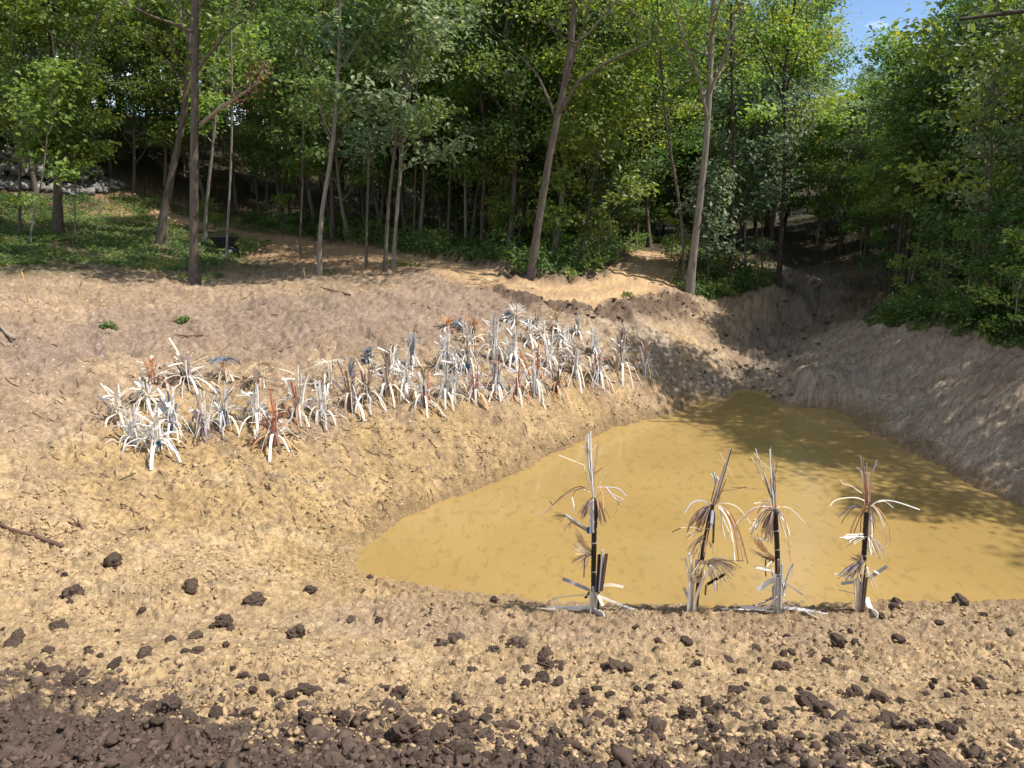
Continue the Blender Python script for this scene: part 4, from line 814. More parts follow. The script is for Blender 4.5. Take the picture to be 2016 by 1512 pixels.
# ---------------------------------------------------------------- four palm-like sculptures on the near shore
class Palm:
    def __init__(s, crop, base_, label, seed):
        s.ox, s.oy, s.k = crop; s.rg = np.random.default_rng(seed); bx_, by_ = s.ox+base_[0]/s.k, s.oy+base_[1]/s.k; s.by = by_
        s.b = hit(bx_, by_); s.root = tag(ob('palm_sculpture', None, None, s.b), label, 'palm sculpture', 'palm-like scrap-wood sculptures on the near shore'); s.m = wpx(s.b, 1)/s.k*.95
    def P(s, x, y, dy=0):
        d = ray(s.ox+x/s.k, s.oy+y/s.k); Y = s.b.y+dy; t_ = Y/d[1]; gx, gy = d[0]*t_, Y
        if s.oy+y/s.k > s.by-30 and CZ+d[2]*t_ < H1(gx, gy)+.02:      # would sink into the slope: lay it on the ground instead
            h_ = hit0(s.ox+x/s.k, s.oy+y/s.k)
            if h_ is not None and h_[1] < Y: return np.array((h_[0]-s.b.x, h_[1]-s.b.y, H1(h_[0], h_[1])+.03-s.b.z))
        return np.array((d[0]*t_-s.b.x, dy, CZ+d[2]*t_-s.b.z))
    def curve(s, pts, dy0=0, dy1=0, n=4):
        m_ = len(pts); q = [s.P(x, y, dy0+(dy1-dy0)*i/(m_-1)) for i, (x, y) in enumerate(pts)]; q = np.array(q)
        if m_ < 3: return q
        out = []   # catmull-rom
        Q = np.concatenate([[2*q[0]-q[1]], q, [2*q[-1]-q[-2]]])
        for i in range(1, m_):
            for t_ in np.linspace(0, 1, n, endpoint=False):
                out.append(.5*((2*Q[i])+(-Q[i-1]+Q[i+1])*t_+(2*Q[i-1]-5*Q[i]+4*Q[i+1]-Q[i+2])*t_**2+(-Q[i-1]+3*Q[i]-3*Q[i+1]+Q[i+2])*t_**3))
        out.append(q[-1]); return np.array(out)
    def s(s, col, w, *pts, dy=None, name='strip', th=.006):
        a, b_ = dy if dy else (s.rg.uniform(-.05, .05), s.rg.uniform(-.28, .28) if w < 12 else s.rg.uniform(-.08, .12))
        mb = MB(); mb.slat(s.curve(pts, a, b_), w*s.m, th, (s.rg.uniform(.2, 1.1), -1, s.rg.uniform(.1, .6))); return mb.build(name, M[col], s.root)
    def slat(s, col, w, *pts, dy=(-.04, -.08)): return s.s(col, w*1.15, *pts, dy=dy, name='slat', th=.014)
    def pole(s, w, *pts):
        c_ = s.curve(pts, 0, 0); mb = MB(); n_ = 44; L_ = np.linspace(0, 1, n_); u_ = np.linspace(0, 1, len(c_)); q = np.stack([np.interp(L_, u_, c_[:, k]) for k in range(3)], 1)
        w = w*1.2; mb.tube(q, w/2*s.m*(1+.07*(np.arange(n_) % 2)), 12); mb.build('pole', M['pipe'], s.root, True)
        for f_ in (.35, .62, .8):
            i = int(f_*n_); mb = MB(); mb.tube([q[i], q[i]+(q[i+1]-q[i])*.35], w/2*s.m*1.16, 12); mb.build('wire_band', M['grey'], s.root, True)
    def fan(s, col, n, org, tips, bend=-.18, r=.0028, name='fibre_tuft', dd=.25):
        """strands from org spreading over a polyline of tip positions"""
        mb = MB(); T_ = np.array(tips, float)
        for i in range(n):
            u_ = s.rg.uniform(0, len(T_)-1.001); j = int(u_); tip = T_[j]+(T_[j+1]-T_[j])*(u_-j); L_ = s.rg.uniform(.6, 1.05); tip = np.array(org)+(tip-np.array(org))*L_+s.rg.normal(0, 8, 2)
            a = s.P(*(np.array(org)+s.rg.normal(0, 5, 2))); b_ = s.P(*tip, s.rg.uniform(-dd, dd)); mid_ = (a+b_)/2; mid_[2] -= bend*np.linalg.norm(b_-a); mb.tube(bez([a, mid_, b_], 6), r, 3, False)
        tag(mb.build(name, M[col], s.root), None, None, None, 'stuff')
p = Palm((1040, 830, 3.688), (470, 1392), "leftmost palm sculpture: black ribbed pole, grey boards low right, white splayed foot slats", 1)
p.pole(34, (476, 1395), (474, 1100), (478, 850), (474, 560))
for c_, w, *q in (('grey',10,(470,560),(445,350),(425,190),(418,98)),('white',9,(468,560),(445,330),(437,200),(437,88)),('pale',9,(472,560),(458,300),(452,72)),('slate',8,(468,560),(452,330),(430,145)),('grey',9,(474,560),(450,400),(428,260),(424,180)),
    ('orange',6,(470,450),(485,330),(505,160),(490,115)),('red',6,(478,470),(470,380),(462,290)),('cream',5,(440,480),(420,400),(403,310)),('cream',5,(404,316),(222,243)),('white',5,(372,172),(427,210)),('cream',6,(462,215),(500,166)),('brown',4,(475,385),(540,332)),('cream',4,(515,460),(580,330)),('lav',8,(474,555),(462,300),(455,150))): p.s(c_, w, *q, dy=(p.rg.uniform(-.03, .03), p.rg.uniform(-.07, .07)), name='top_strip')
p.slat('white', 13, (470,565), (472,806)); p.slat('lav', 13, (460,572), (451,816)); p.slat('black', 12, (497,600), (493,770))
for c_, w, *q in (('cream',7,(458,520),(400,490),(330,500),(240,550),(180,602),(110,668),(68,675)),('brown',6,(450,500),(380,472),(320,490),(240,545),(180,602),(157,577)),('white',11,(318,548),(337,642)),('brown',5,(318,548),(345,500),(400,480)),
    ('lav',6,(480,520),(510,480),(560,475),(655,485),(712,540)),('pink',5,(490,560),(530,520),(600,520),(680,560),(710,580)),('lav',6,(565,475),(610,530),(655,578),(680,578)),('orange',6,(515,470),(540,530),(545,640)),('brown',6,(600,520),(640,560),(658,610)),('cream',7,(655,625),(632,662)),('orange',6,(485,510),(500,480),(520,468),(560,475))): p.s(c_, w, *q, name='arching_strip')
p.fan('brown', 34, (470, 565), [(350,690),(380,740),(420,690)], -.35, .0032); p.fan('brown', 34, (482, 570), [(510,700),(540,770),(585,700)], -.35, .0032); p.fan('orange', 8, (482, 570), [(520,640),(570,700)], -.4, .003)
for k in range(6): p.slat(['grey', 'slate', 'mauve', 'pale', 'brown', 'black'][k], 12, (440,790+k*2), (270+k*7,672+k*9), dy=(-.03+.02*k, -.12+.07*k))
p.fan('darkbrown', 10, (270, 685), [(195,655),(175,690),(210,740)], 0, .003); p.fan('tan', 14, (330, 715), [(270,790),(330,760)], -.2, .0022)
p.s('blue', 36, (440,768), (442,806), dy=(-.05, -.05), name='blue_tape', th=.03)
p.fan('tan', 40, (462, 950), [(330,740),(345,870),(375,800)], .1, .003); p.fan('cream', 26, (460, 960), [(345,850),(310,890),(300,960)], .1, .0025); p.fan('brown', 18, (452, 965), [(305,1000),(330,1080),(420,1110)], -.1, .003)
p.s('brown', 9, (448,962), (412,990), (404,1130))
for c_, w, *q in (('black',24,(503,1235),(514,965)),('grey',24,(518,1235),(541,932)),('darkbrown',24,(530,1230),(568,960)),('slate',18,(490,1235),(512,1060)),('pale',26,(458,1240),(458,1402)),('black',16,(512,1195),(508,1372)),('grey',16,(490,1210),(484,1365)),('pale',10,(470,1200),(474,1400))): p.slat(c_, w, *q, dy=(-.05-.01*(w % 5), -.06))
for c_, w, *q in (('grey',24,(452,1225),(250,1140)),('white',24,(452,1348),(135,1360)),('cream',9,(450,1372),(60,1390)),('cream',5,(450,1262),(330,1264),(170,1282)),('white',16,(520,1272),(790,1375)),('cream',20,(510,1200),(600,1185),(690,1200)),('cream',28,(488,1222),(541,1338)),('white',38,(478,1370),(548,1452)),('black',18,(446,1240),(415,1280))): p.slat(c_, w, *q, dy=(-.04, -.16 if w > 25 else .0))
K2 = (1300, 860, 3.733)
p = Palm(K2, (225, 1302), "leaning second palm from the left, orange and white strips arching right over a cream tuft", 2)
p.pole(30, (262, 1240), (290, 1010), (325, 780), (365, 590), (382, 500))
for c_, w, *q in (('grey',10,(395,500),(440,350),(480,210),(514,85)),('darkbrown',9,(402,500),(450,340),(522,90)),('mauve',12,(388,500),(428,350),(482,190)),('brown',8,(372,480),(400,370),(418,300)),('pale',6,(410,330),(385,290),(370,268)),('lav',7,(412,335),(400,290),(386,258)),('white',6,(430,320),(412,285),(392,262)),('slate',7,(405,360),(398,300),(386,258)),
    ('cream',5,(435,112),(525,286)),('orange',7,(380,495),(430,350)),('red',8,(395,495),(424,370)),('orange',6,(400,500),(445,400),(485,310)),('brown',6,(412,490),(485,310)),('orange',5,(425,490),(460,392),(560,372),(735,385)),('brown',4,(450,400),(560,383),(640,368))): p.s(c_, w, *q, dy=(p.rg.uniform(-.03, .03), p.rg.uniform(-.07, .07)), name='top_strip')
for c_, w, *q in (('white',10,(415,505),(470,560),(520,680),(548,912)),('orange',9,(420,505),(490,560),(545,700),(577,915)),('white',9,(425,505),(500,560),(565,730),(609,915)),('orange',8,(430,505),(520,570),(590,730),(643,932)),('orange',6,(430,508),(510,580),(575,720),(625,880)),('cream',7,(428,492),(500,490),(580,530),(680,660),(735,750),(795,755)),('white',11,(428,510),(450,580),(455,660),(480,745)),('cream',7,(430,510),(470,620),(530,760),(545,860)),
    ('brown',8,(380,500),(330,515),(270,550),(220,630),(195,710)),('lav',8,(370,505),(340,480),(300,467),(230,485),(180,560)),('brown',6,(372,505),(310,520),(250,600),(205,690)),('mauve',9,(375,510),(320,560),(270,690)),('cream',6,(375,508),(330,540),(290,600)),('orange',7,(372,530),(355,640),(330,770)),('orange',6,(365,560),(340,730),(325,850))): p.s(c_, w, *q, name='arching_strip')
p.slat('lav', 22, (386,540), (375,637)); p.slat('darkbrown', 12, (396,560), (388,782)); p.slat('grey', 14, (380,560), (372,680)); p.slat('mauve', 16, (330,760), (322,880))
p.fan('brown', 60, (372, 512), [(220,600),(255,690),(320,690)], -.3, .0032); p.fan('tan', 42, (322, 725), [(160,850),(200,900),(290,900)], -.15, .003); p.fan('cream', 60, (340, 925), [(560,930),(555,1010),(490,1070),(415,1150),(380,1080)], -.35, .0034); p.fan('tan', 40, (345, 915), [(240,1060),(230,990),(300,1060)], -.3, .0032); p.fan('brown', 16, (350, 915), [(590,960),(560,1000)], -.25, .003); p.fan('tan', 12, (300, 690), [(170,770),(200,720)], -.1, .0025); p.fan('tan', 7, (350,760),[(400,870),(415,880)], -.1,.0025)
p.s('cream', 5, (320,682), (230,665), (150,668)); p.s('darkbrown', 6, (150,670), (85,700)); p.s('brown', 6, (430,908), (530,908), (615,912))
for c_, w, *q in (('white',34,(207,1300),(222,1060)),('cream',18,(222,1070),(200,980),(182,895)),('white',22,(225,1050),(228,950),(214,855)),('pale',20,(217,1205),(172,1108)),('white',10,(212,1215),(198,1160)),('cream',34,(248,1296),(262,1180),(318,1040),(332,985)),('pale',22,(225,1300),(240,1080)),('black',20,(262,1230),(278,1060)),('black',22,(345,1085),(475,1008)),('brown',10,(330,1160),(336,1088)),('tan',34,(232,1060),(300,1050)),('grey',22,(258,1070),(270,900)),('brown',18,(282,1060),(290,900)),('white',20,(360,1020),(372,945)),('white',14,(400,1060),(405,1130)),('pale',18,(235,1300),(262,1150))): p.slat(c_, w, *q, dy=(-.05-.012*(w % 5), -.09))
p = Palm(K2, (865, 1300), "third palm from the left, bare black pole, long white slats flat on the ground", 3)
p.pole(34, (865, 1295), (862, 1020), (858, 800), (842, 540))
for c_, w, *q in (('white',9,(838,530),(818,300),(805,92)),('slate',8,(842,530),(825,300),(813,72)),('blue',8,(845,530),(836,400),(828,255)),('lav',9,(842,530),(830,380),(822,240)),('grey',11,(832,470),(790,340),(740,215),(700,88)),('cream',6,(690,120),(740,180),(805,237)),('cream',7,(815,448),(770,350),(720,245),(670,150)),('orange',5,(850,520),(848,280)),('brown',5,(832,340),(862,178)),('red',6,(828,520),(808,300)),('mauve',7,(838,520),(845,350),(840,255)),('darkbrown',7,(824,470),(780,340),(752,225))): p.s(c_, w, *q, dy=(p.rg.uniform(-.03, .03), p.rg.uniform(-.07, .07)), name='top_strip')
for c_, w, *q in (('cream',8,(818,460),(760,478),(685,490)),('white',9,(820,455),(760,530),(690,640),(655,682)),('cream',7,(830,530),(760,500),(640,565),(550,655)),('lav',13,(825,530),(770,540),(720,600),(670,712)),('slate',11,(830,530),(780,545),(730,620),(700,685)),('white',7,(822,520),(750,505),(660,540),(600,602)),('orange',7,(812,500),(740,520),(715,562)),('pink',6,(820,510),(700,520),(590,600),(560,640)),('orange',5,(815,515),(740,560),(690,640)),
    ('cream',8,(855,520),(890,512),(960,530),(1065,634)),('orange',7,(860,530),(900,570),(932,680),(958,917)),('white',12,(860,535),(900,600),(925,640),(950,720)),('lav',9,(860,535),(905,590),(940,690)),('cream',8,(858,530),(880,600),(925,740)),('orange',6,(855,520),(880,490),(910,560)),('brown',6,(858,530),(890,640),(905,690))): p.s(c_, w, *q, name='arching_strip')
p.fan('brown', 50, (832, 538), [(720,640),(760,760),(815,780)], -.3, .0032); p.fan('cream', 12, (720, 600), [(660,600),(690,700)], 0, .003); p.fan('darkbrown', 14, (832,545), [(770,730),(820,780)], -.25, .0034)
p.fan('tan', 34, (832, 900), [(640,700),(690,740),(740,760),(700,800)], .02, .0036); p.fan('orange', 12, (832, 905), [(650,710),(720,790)], .02, .0032); p.fan('brown', 14, (832, 915), [(620,810),(700,830)], .05, .0025); p.fan('cream', 8, (825, 905), [(735,930),(800,970)], -.1, .0025); p.fan('cream', 8, (780, 760), [(680,740),(730,770)], 0, .0032)
p.s('darkbrown', 10, (835,912), (785,885), (772,940), (776,1026)); p.s('cream', 8, (830,1000), (815,930), (800,870)); p.s('brown', 8, (806, 700), (812, 780))
for c_, w, *q in (('white',26,(842,1300),(846,1010)),('pale',24,(868,1300),(866,1030)),('grey',24,(884,1285),(896,930)),('grey',13,(902,1160),(935,1030),(978,930)),('mauve',16,(870,1000),(868,900)),('grey',9,(908,1065),(1045,1160)),('white',15,(818,990),(760,972),(695,957)),('pale',10,(826,1050),(822,985)),('white',36,(862,1045),(790,1072),(715,1128)),('white',44,(862,1175),(785,1262)),('white',10,(450,1264),(820,1272)),('pale',26,(600,1250),(780,1266)),('pale',9,(700,1240),(840,1180)),('cream',14,(885,1185),(1020,1262),(1155,1363)),('white',20,(905,1254),(1060,1272),(1243,1310)),('white',15,(770,1282),(830,1284)),('grey',30,(836,1200),(832,1090)),('pale',12,(908,1170),(905,1070))): p.slat(c_, w, *q, dy=(-.05-.012*(w % 5), -.09 if w > 14 else .05))
p.fan('brown', 5, (820,1182), [(690,1240),(720,1250)], 0, .003)
p = Palm(K2, (1465, 1288), "rightmost palm with taupe top strips, fibre tufts and one long white prop slat", 4)
p.pole(32, (1472, 1285), (1490, 1010), (1498, 850), (1515, 560))
for c_, w, *q in (('mauve',10,(1515,500),(1500,300),(1485,230),(1470,140)),('brown',10,(1520,500),(1508,330),(1488,150)),('mauve',9,(1528,500),(1520,350),(1514,193)),('orange',9,(1532,480),(1530,295)),('mauve',9,(1538,480),(1548,330),(1562,240),(1605,193)),('grey',6,(1560,262),(1592,168)),('grey',5,(1480,265),(1440,222)),('cream',7,(1480,415),(1440,385),(1400,360),(1345,345),(1325,320)),('red',9,(1512,505),(1520,420),(1518,340)),('orange',7,(1500,500),(1498,400),(1500,350)),('pale',6,(1505,500),(1490,330),(1478,250))): p.s(c_, w, *q, dy=(p.rg.uniform(-.03, .03), p.rg.uniform(-.07, .07)), name='top_strip')
for c_, w, *q in (('cream',8,(1500,470),(1440,448),(1350,450),(1280,470),(1245,510)),('slate',9,(1480,518),(1440,505),(1380,530),(1310,590)),('brown',6,(1480,520),(1420,520),(1350,600),(1330,640)),('orange',12,(1515,510),(1450,570),(1400,680),(1385,772)),('pink',11,(1518,512),(1465,560),(1420,650),(1392,740)),('orange',8,(1520,515),(1480,560),(1440,660),(1400,760)),('brown',7,(1520,520),(1480,580),(1470,700)),
    ('white',8,(1545,510),(1610,470),(1700,470),(1800,498),(1908,536)),('cream',6,(1600,480),(1650,475),(1712,522)),('cream',8,(1555,500),(1600,560),(1640,670),(1668,805)),('orange',7,(1560,495),(1620,550),(1680,650),(1690,765)),('cream',6,(1555,500),(1610,560),(1650,660)),('white',16,(1545,530),(1555,640),(1553,760),(1545,870)),('pale',10,(1540,540),(1545,700),(1540,780)),('brown',7,(1545,520),(1575,600),(1580,640))): p.s(c_, w, *q, name='arching_strip')
p.fan('brown', 14, (1530, 535), [(1460,700),(1560,700),(1590,650)], -.3, .003)
p.fan('cream', 40, (1522, 725), [(1690,870),(1650,900),(1570,910),(1530,870)], -.2, .0036); p.fan('cream', 18, (1510, 740), [(1370,810),(1350,750)], -.1, .0034); p.fan('white', 10, (1505, 728), [(1318,722),(1320,745)], 0, .006); p.fan('brown', 10, (1520, 720), [(1460,660),(1590,690)], .1, .0025)
p.fan('mauve', 46, (1500, 905), [(1310,1000),(1330,1045),(1400,1060)], -.1, .0038); p.fan('tan', 30, (1502, 910), [(1420,1060),(1500,1070)], -.2, .0034); p.fan('brown', 20, (1495, 905), [(1370,900),(1420,860),(1480,840)], .05, .003); p.fan('cream', 16, (1505, 955), [(1560,1130),(1610,1090)], -.15, .0026)
for c_, w, *q in (('cream',28,(1445,1288),(1440,1165),(1432,1045)),('pale',16,(1466,1288),(1462,1040)),('darkbrown',34,(1484,1288),(1510,1035)),('grey',14,(1472,1270),(1484,1060)),('grey',26,(1530,1042),(1664,950)),('white',12,(1568,985),(1606,1006)),('grey',22,(1430,1065),(1330,1078)),('pale',8,(1420,1040),(1275,1005)),('pale',12,(1468,1060),(1440,960)),('white',40,(1512,1182),(1548,1270),(1592,1362)),('cream',6,(1310,1125),(1400,1145),(1460,1165)),('mauve',14,(1486,1000),(1478,870)),('white',16,(1530,1030),(1520,960))): p.slat(c_, w, *q, dy=(-.05-.012*(w % 5), -.2 if w == 40 else -.07))
# ---------------------------------------------------------------- clods
cm_ = [lump_mesh('dirt_clod', 800+k, M['clod'], 4 if k < 3 else 3, .34, .8, .30) for k in range(9)]
A_ = [(645,333,90),(370,395,30),(655,382,25),(420,480,125),(1070,452,95),(1765,475,60),(1447,525,95),(400,563,38),(812,605,40),(325,662,85),(1270,640,115),(1205,685,30),(1307,688,45),(1680,710,110),(1990,630,60),(65,737,110),(15,690,30),(665,707,30),(960,757,58),(1103,745,65),(275,790,60),(500,825,50),(495,790,40),(805,825,80),(935,862,75),(1130,812,60),(1055,815,45),(1285,803,45),(570,852,35),(652,910,80),(475,947,65),(620,978,50),(708,995,55),(1080,963,42),(1380,968,65),(1320,945,40),(1497,1015,65),(1940,995,75),(1435,1065,65),(1665,1080,85),(1755,1060,100),(1555,1075,40),(970,1150,130),(600,1190,130),(1220,1165,80),(1320,1155,60),(1420,1165,80),(1075,1190,140),(300,920,75),(230,915,75),(360,1000,120),(1750,1245,160),(1920,1230,150),(1190,1320,120),(160,905,50)]
B_ = [(85,113,45),(127,125,38),(790,235,70),(560,305,45),(130,345,50),(425,328,22),(413,410,25),(490,475,95),(578,470,90),(920,500,120),(785,545,60),(1085,570,80),(1075,610,100),(1150,610,55),(1160,655,42),(965,645,65),(662,628,60),(835,700,70),(960,725,60),(1060,695,100),(1155,718,70),(1590,415,48),(1747,430,30),(1712,497,50),(1705,535,42),(1873,500,68),(1950,550,40),(1937,615,40),(1415,620,60),(1505,625,100),(1775,640,50),(1695,675,30),(1825,725,60),(1370,735,65),(1305,752,60),(1440,765,60),(1300,800,100),(1245,845,75),(1330,850,75),(1600,745,50),(1672,732,50),(1660,818,50),(1730,818,55),(1985,825,90),(175,740,70),(240,760,110),(170,865,100),(75,880,50),(475,878,90),(547,845,55),(600,890,90),(755,848,55),(730,905,80),(885,985,100),(1110,1075,190),(1535,905,90),(1435,930,90),(1880,890,110),(1700,975,150),(1975,1040,120),(1360,910,80),(560,1080,160),(80,990,160),(280,990,180),(430,1010,150),(600,970,150),(730,990,150)]
C_ = [(1205,120,80),(1605,115,100),(1197,172,70),(1095,230,50),(1757,195,55),(1465,262,60),(1710,257,50),(1922,297,60),(893,338,40),(843,300,30),(493,355,40),(290,430,70),(103,482,65),(518,457,55),(460,480,50),(465,545,100),(215,548,30),(200,580,65),(303,520,38),(810,412,100),(930,395,65),(920,420,45),(1200,388,80),(832,490,62),(930,490,50),(745,540,50),(725,495,30),(1903,522,45),(1808,590,40),(990,625,50),(1717,658,80),(232,645,45),(207,685,70),(150,710,80),(565,705,50),(630,705,35),(1625,713,50),(1548,697,40),(1435,650,35),(1418,688,38),(1518,740,40),(935,725,120),(1072,755,105),(1230,757,60),(1385,740,40),(455,690,60),(340,760,60),(690,785,200),(735,860,80),(1170,860,100),(1120,885,100),(1035,905,55),(155,855,55),(45,820,120),(365,910,100),(1250,925,60),(1300,925,60),(1600,880,75),(1500,920,90),(1560,940,90),(1380,910,100),(810,960,140),(905,965,75),(800,1010,80),(935,1065,110),(1005,1040,90),(1100,1020,110),(1467,1075,90),(1715,1062,85),(1390,1060,60),(390,1010,180),(310,1080,140),(45,955,110),(40,1070,80),(1550,1150,190),(800,1090,90),(530,1060,60),(1400,1150,70),(640,1140,130),(1970,1020,90)]
CL = [(x/2.88, 1000+y/2.88, w/2.88) for x, y, w in A_]+[(700+x/2.88, 1100+y/2.88, w/2.88) for x, y, w in B_]+[(1400+x/3.273, 1150+y/3.273, w/3.273) for x, y, w in C_]
NAMED = {(146,1167): "dark clod alone on smooth tan ground, larger left one of the farthest two", (372,1157): "dark round clod alone on smooth tan ground, right of the first far left one", (224,1116): "flat brown clod farthest back on the left shore flat", (503,1182): "flat oval clod right of the round far one",
         (583,1247): "large rounded clod standing alone left of the bottom centre", (441,1222): "flat clod with two crumbs in front of it on the left", (23,1256): "big clod at the left edge of the picture", (870,1265): "left half of the joined pair of big round clods", (901,1263): "right half of the joined pair of big round clods",
         (1019,1274): "large rough clod with twigs in it, right of the joined pair", (1223,1317): "large clod with smaller one touching its left side, below the second palm", (1085,1473): "very big rounded clod at the bottom centre", (1767,1268): "large clod alone below the rightmost palm", (729,1139): "clod at the left shore touching the pond, left of two", (744,1143): "clod at the left shore touching the pond, right of two",
         (1768,1187): "wet clod lying in the shallow water at the right shore", (1890,1185): "flat dark clod at the waterline near the right edge", (1735,1220): "dark clod at the tip of the white prop slat", (1766,1203): "round clod just below the wet one on the right shore", (1647,1276): "angular clod below the space between third and fourth palm", (692,1219): "small split clod between left shore and the joined pair"}
rg = np.random.default_rng(31)
for k, (px, py, w) in enumerate(CL):
    if py > 1508: continue
    d = ray(px, py); h_ = hit0(px, py+w*.28); s_ = w*h_[1]/FPX*1.08*math.hypot(1, 0.0)
    z = H1(h_[0], h_[1]); o_ = ob('dirt_clod', cm_[rg.integers(3) if w > 33 else 3+rg.integers(6)], None, (h_[0], h_[1]+s_*.1, z+s_*.15)); o_.scale = (s_*rg.uniform(.95, 1.12), s_*rg.uniform(.8, 1.05), s_*rg.uniform(.72, .95)); o_.rotation_euler = rg.uniform(-.4, .4, 3)+np.array([0, 0, rg.uniform(0, 6.28)])
    lab = None
    for (a_, b_), t_ in NAMED.items():
        if abs(a_-px) < 5 and abs(b_-py) < 7: lab = t_
    if not lab:
        big = 'very big' if w > 45 else 'big' if w > 32 else ('medium' if w > 24 else 'small' if w > 15 else 'tiny'); zone = 'sunk in dark topsoil' if py > dark_edge(px)-12 else ('near the waterline' if py < 1240 else 'on the tan gravel')
        part = ('at the left edge' if px < 120 else 'left of the lone big clod' if px < 480 else 'around the lone big clod' if px < 690 else 'below the joined clod pair' if px < 960 else 'below the leftmost palm' if px < 1200 else 'below the second palm' if px < 1440 else 'below the third palm' if px < 1600 else 'below the rightmost palm' if px < 1790 else 'near the right edge')
        lab = "%s dark brown clod %s %s" % (big, zone, part)
    tag(o_, lab, 'clod', 'dark clods scattered over the foreground')
# ---------------------------------------------------------------- gravel and crumbs (uncountable)
def scatter(name, n, px0, px1, py0, py1, smin, smax, mt, seed, label, cond, sub=1, sink=.08):
    rg = np.random.default_rng(seed); px = rg.uniform(px0, px1, n); py = rg.uniform(py0, py1, n)
    x, y, d = hits(px, py); k_ = d & cond(px, py, x, y, rg) & (base(x, y) > .02); x = x[k_]; y = y[k_]; m = len(x)
    s_ = smin+(smax-smin)*rg.uniform(0, 1, m)**4.; z = Hgt(x, y)+s_*sink
    prs = []
    for q in range(10):
        me_ = lump_mesh('tmp', 900+q+seed, None, sub, .8, .7, .35 if sub > 1 else 0.); V = np.array([v.co[:] for v in me_.vertices]); F = np.array([p_.vertices[:] for p_ in me_.polygons]); bpy.data.meshes.remove(me_); prs.append((V, F))
    VV = []; FF = []; nn = 0; idx = rg.integers(0, 10, m)
    for q in range(10):
        sel = np.nonzero(idx == q)[0]; V, F = prs[q]; a_ = rg.uniform(0, 6.28, len(sel)); ca, sa = np.cos(a_), np.sin(a_); sc = s_[sel, None]*rg.uniform(.75, 1.2, (len(sel), 3))
        v = V[None]*sc[:, None, :]; vx = v[..., 0]*ca[:, None]-v[..., 1]*sa[:, None]; vy = v[..., 0]*sa[:, None]+v[..., 1]*ca[:, None]
        v = np.stack([vx+x[sel, None], vy+y[sel, None], v[..., 2]+z[sel, None]], -1); VV.append(v.reshape(-1, 3)); FF.append((F[None]+(np.arange(len(sel))*len(V))[:, None, None]+nn).reshape(-1, 3)); nn += v.shape[0]*v.shape[1]
    o_ = ob(name, mesh(name, np.concatenate(VV), np.concatenate(FF), mt, None, True)); tag(o_, label, 'gravel', None, 'stuff'); return m
scatter('sandy_gravel', 30000, -200, 2216, 1130, 1530, .012, .055, M['pebble'], 41, 'crumbly tan lumps covering the sloping foreground', lambda px, py, x, y, r: (py < dark_edge(px)+25) & (fbm(x*1.1, y*1.1, 3, 91)+.35+(py-1250)/700 > r.uniform(0, 1, len(x))*.9))
scatter('soil_lumps', 2000, -200, 2216, 1290, 1560, .03, .10, M['clod'], 47, 'rounded dark topsoil lumps along the bottom of the foreground', lambda px, py, x, y, r: (py > dark_edge(px)-40-50*r.uniform(0, 1, len(x))**2) & (fbm(x*2, y*2, 3, 93) > -.1), 2, .1)
scatter('soil_crumbs', 9000, -200, 2216, 1290, 1560, .012, .05, M['clod'], 42, 'dark topsoil crumbs along the bottom of the foreground', lambda px, py, x, y, r: (py > dark_edge(px)-60-50*r.uniform(0, 1, len(x))**2))
scatter('soil_crumbs', 2300, -200, 2216, 1190, 1460, .014, .055, M['clod'], 43, 'sparse small brown crumbs on the tan gravel', lambda px, py, x, y, r: (r.uniform(0, 1, len(x)) < (py-1150)/420))
scatter('bank_gravel', 17000, -100, 1450, 760, 1150, .016, .06, M['pebble'], 44, 'small tan lumps on the lower left bank', lambda px, py, x, y, r: (base(x, y) < 1.1) & (fbm(x*1.3, y*1.3, 3, 92) > -.12))
scatter('berm_clods', 1500, 900, 1420, 495, 690, .03, .16, M['clod'], 45, 'brown crumbs on the loose soil below and above the trail', lambda px, py, x, y, r: (np.minimum(seg_dist(x, y, BERM), seg_dist(x, y, BANKCUT)) < .75) & (seg_dist(x, y, TRAIL) > .8))
scatter('ravine_rubble', 800, 1350, 1750, 490, 790, .03, .15, M['clod'], 46, 'rubble lying along the ravine floor', lambda px, py, x, y, r: (seg_dist(x, y, RAV) < 1.3+r.normal(0, .5, len(x))))
# ---------------------------------------------------------------- sticks, litter, stakes and flags
def stick(pts, r, label, mt='stick', twigs=0, seed=0, name='fallen_branch', cat='branch'):
    q = [hit(*p_) for p_ in pts]; b = q[0]; L_ = [np.array(v-b)+np.array([0, 0, r*1.1]) for v in q]; rg_ = np.random.default_rng(seed); mb = MB(); L_ = np.array(L_)
    if len(L_) > 2: L_[1:-1] += rg_.normal(0, .015, L_[1:-1].shape)
    mb.tube(L_, np.linspace(r*.55, r, len(L_)), 6)
    for k in range(twigs):
        u_ = rg_.uniform(.1, .9)*(len(L_)-1); i = int(u_); p0 = L_[i]+(L_[i+1]-L_[i])*(u_-i); d_ = rg_.normal(0, 1, 3)*np.array([1, .7, .3])+np.array([0, 0, .1]); mb.tube(branch(rg_, p0, d_, rg_.uniform(.12, .35), 3, .3, 0), np.linspace(r*.3, r*.08, 4), 4)
    o_ = mb.build(name, M[mt], None, True); o_.location = b; tag(o_, label, cat); return o_
stick([(0,1045),(30,1062),(75,1070),(125,1086)], .03, 'bare forked branch lying on the left shore flat', 'stick', 9, 1)
stick([(0,650),(14,660),(28,673)], .05, 'short log at the left edge of the upper bank', 'dead_wood', 0, 2)
stick([(680,925),(692,932),(706,942)], .014, 'short bleached stick on the bank below the right cluster', 'dead_wood', 0, 3)
stick([(345,664),(370,662),(400,665)], .02, 'thin brown stick on the upper bank above the left plants', 'stick', 1, 4)
stick([(1098,790),(1110,805),(1128,815)], .012, 'twig below the near-black pole plant', 'stick', 0, 5)
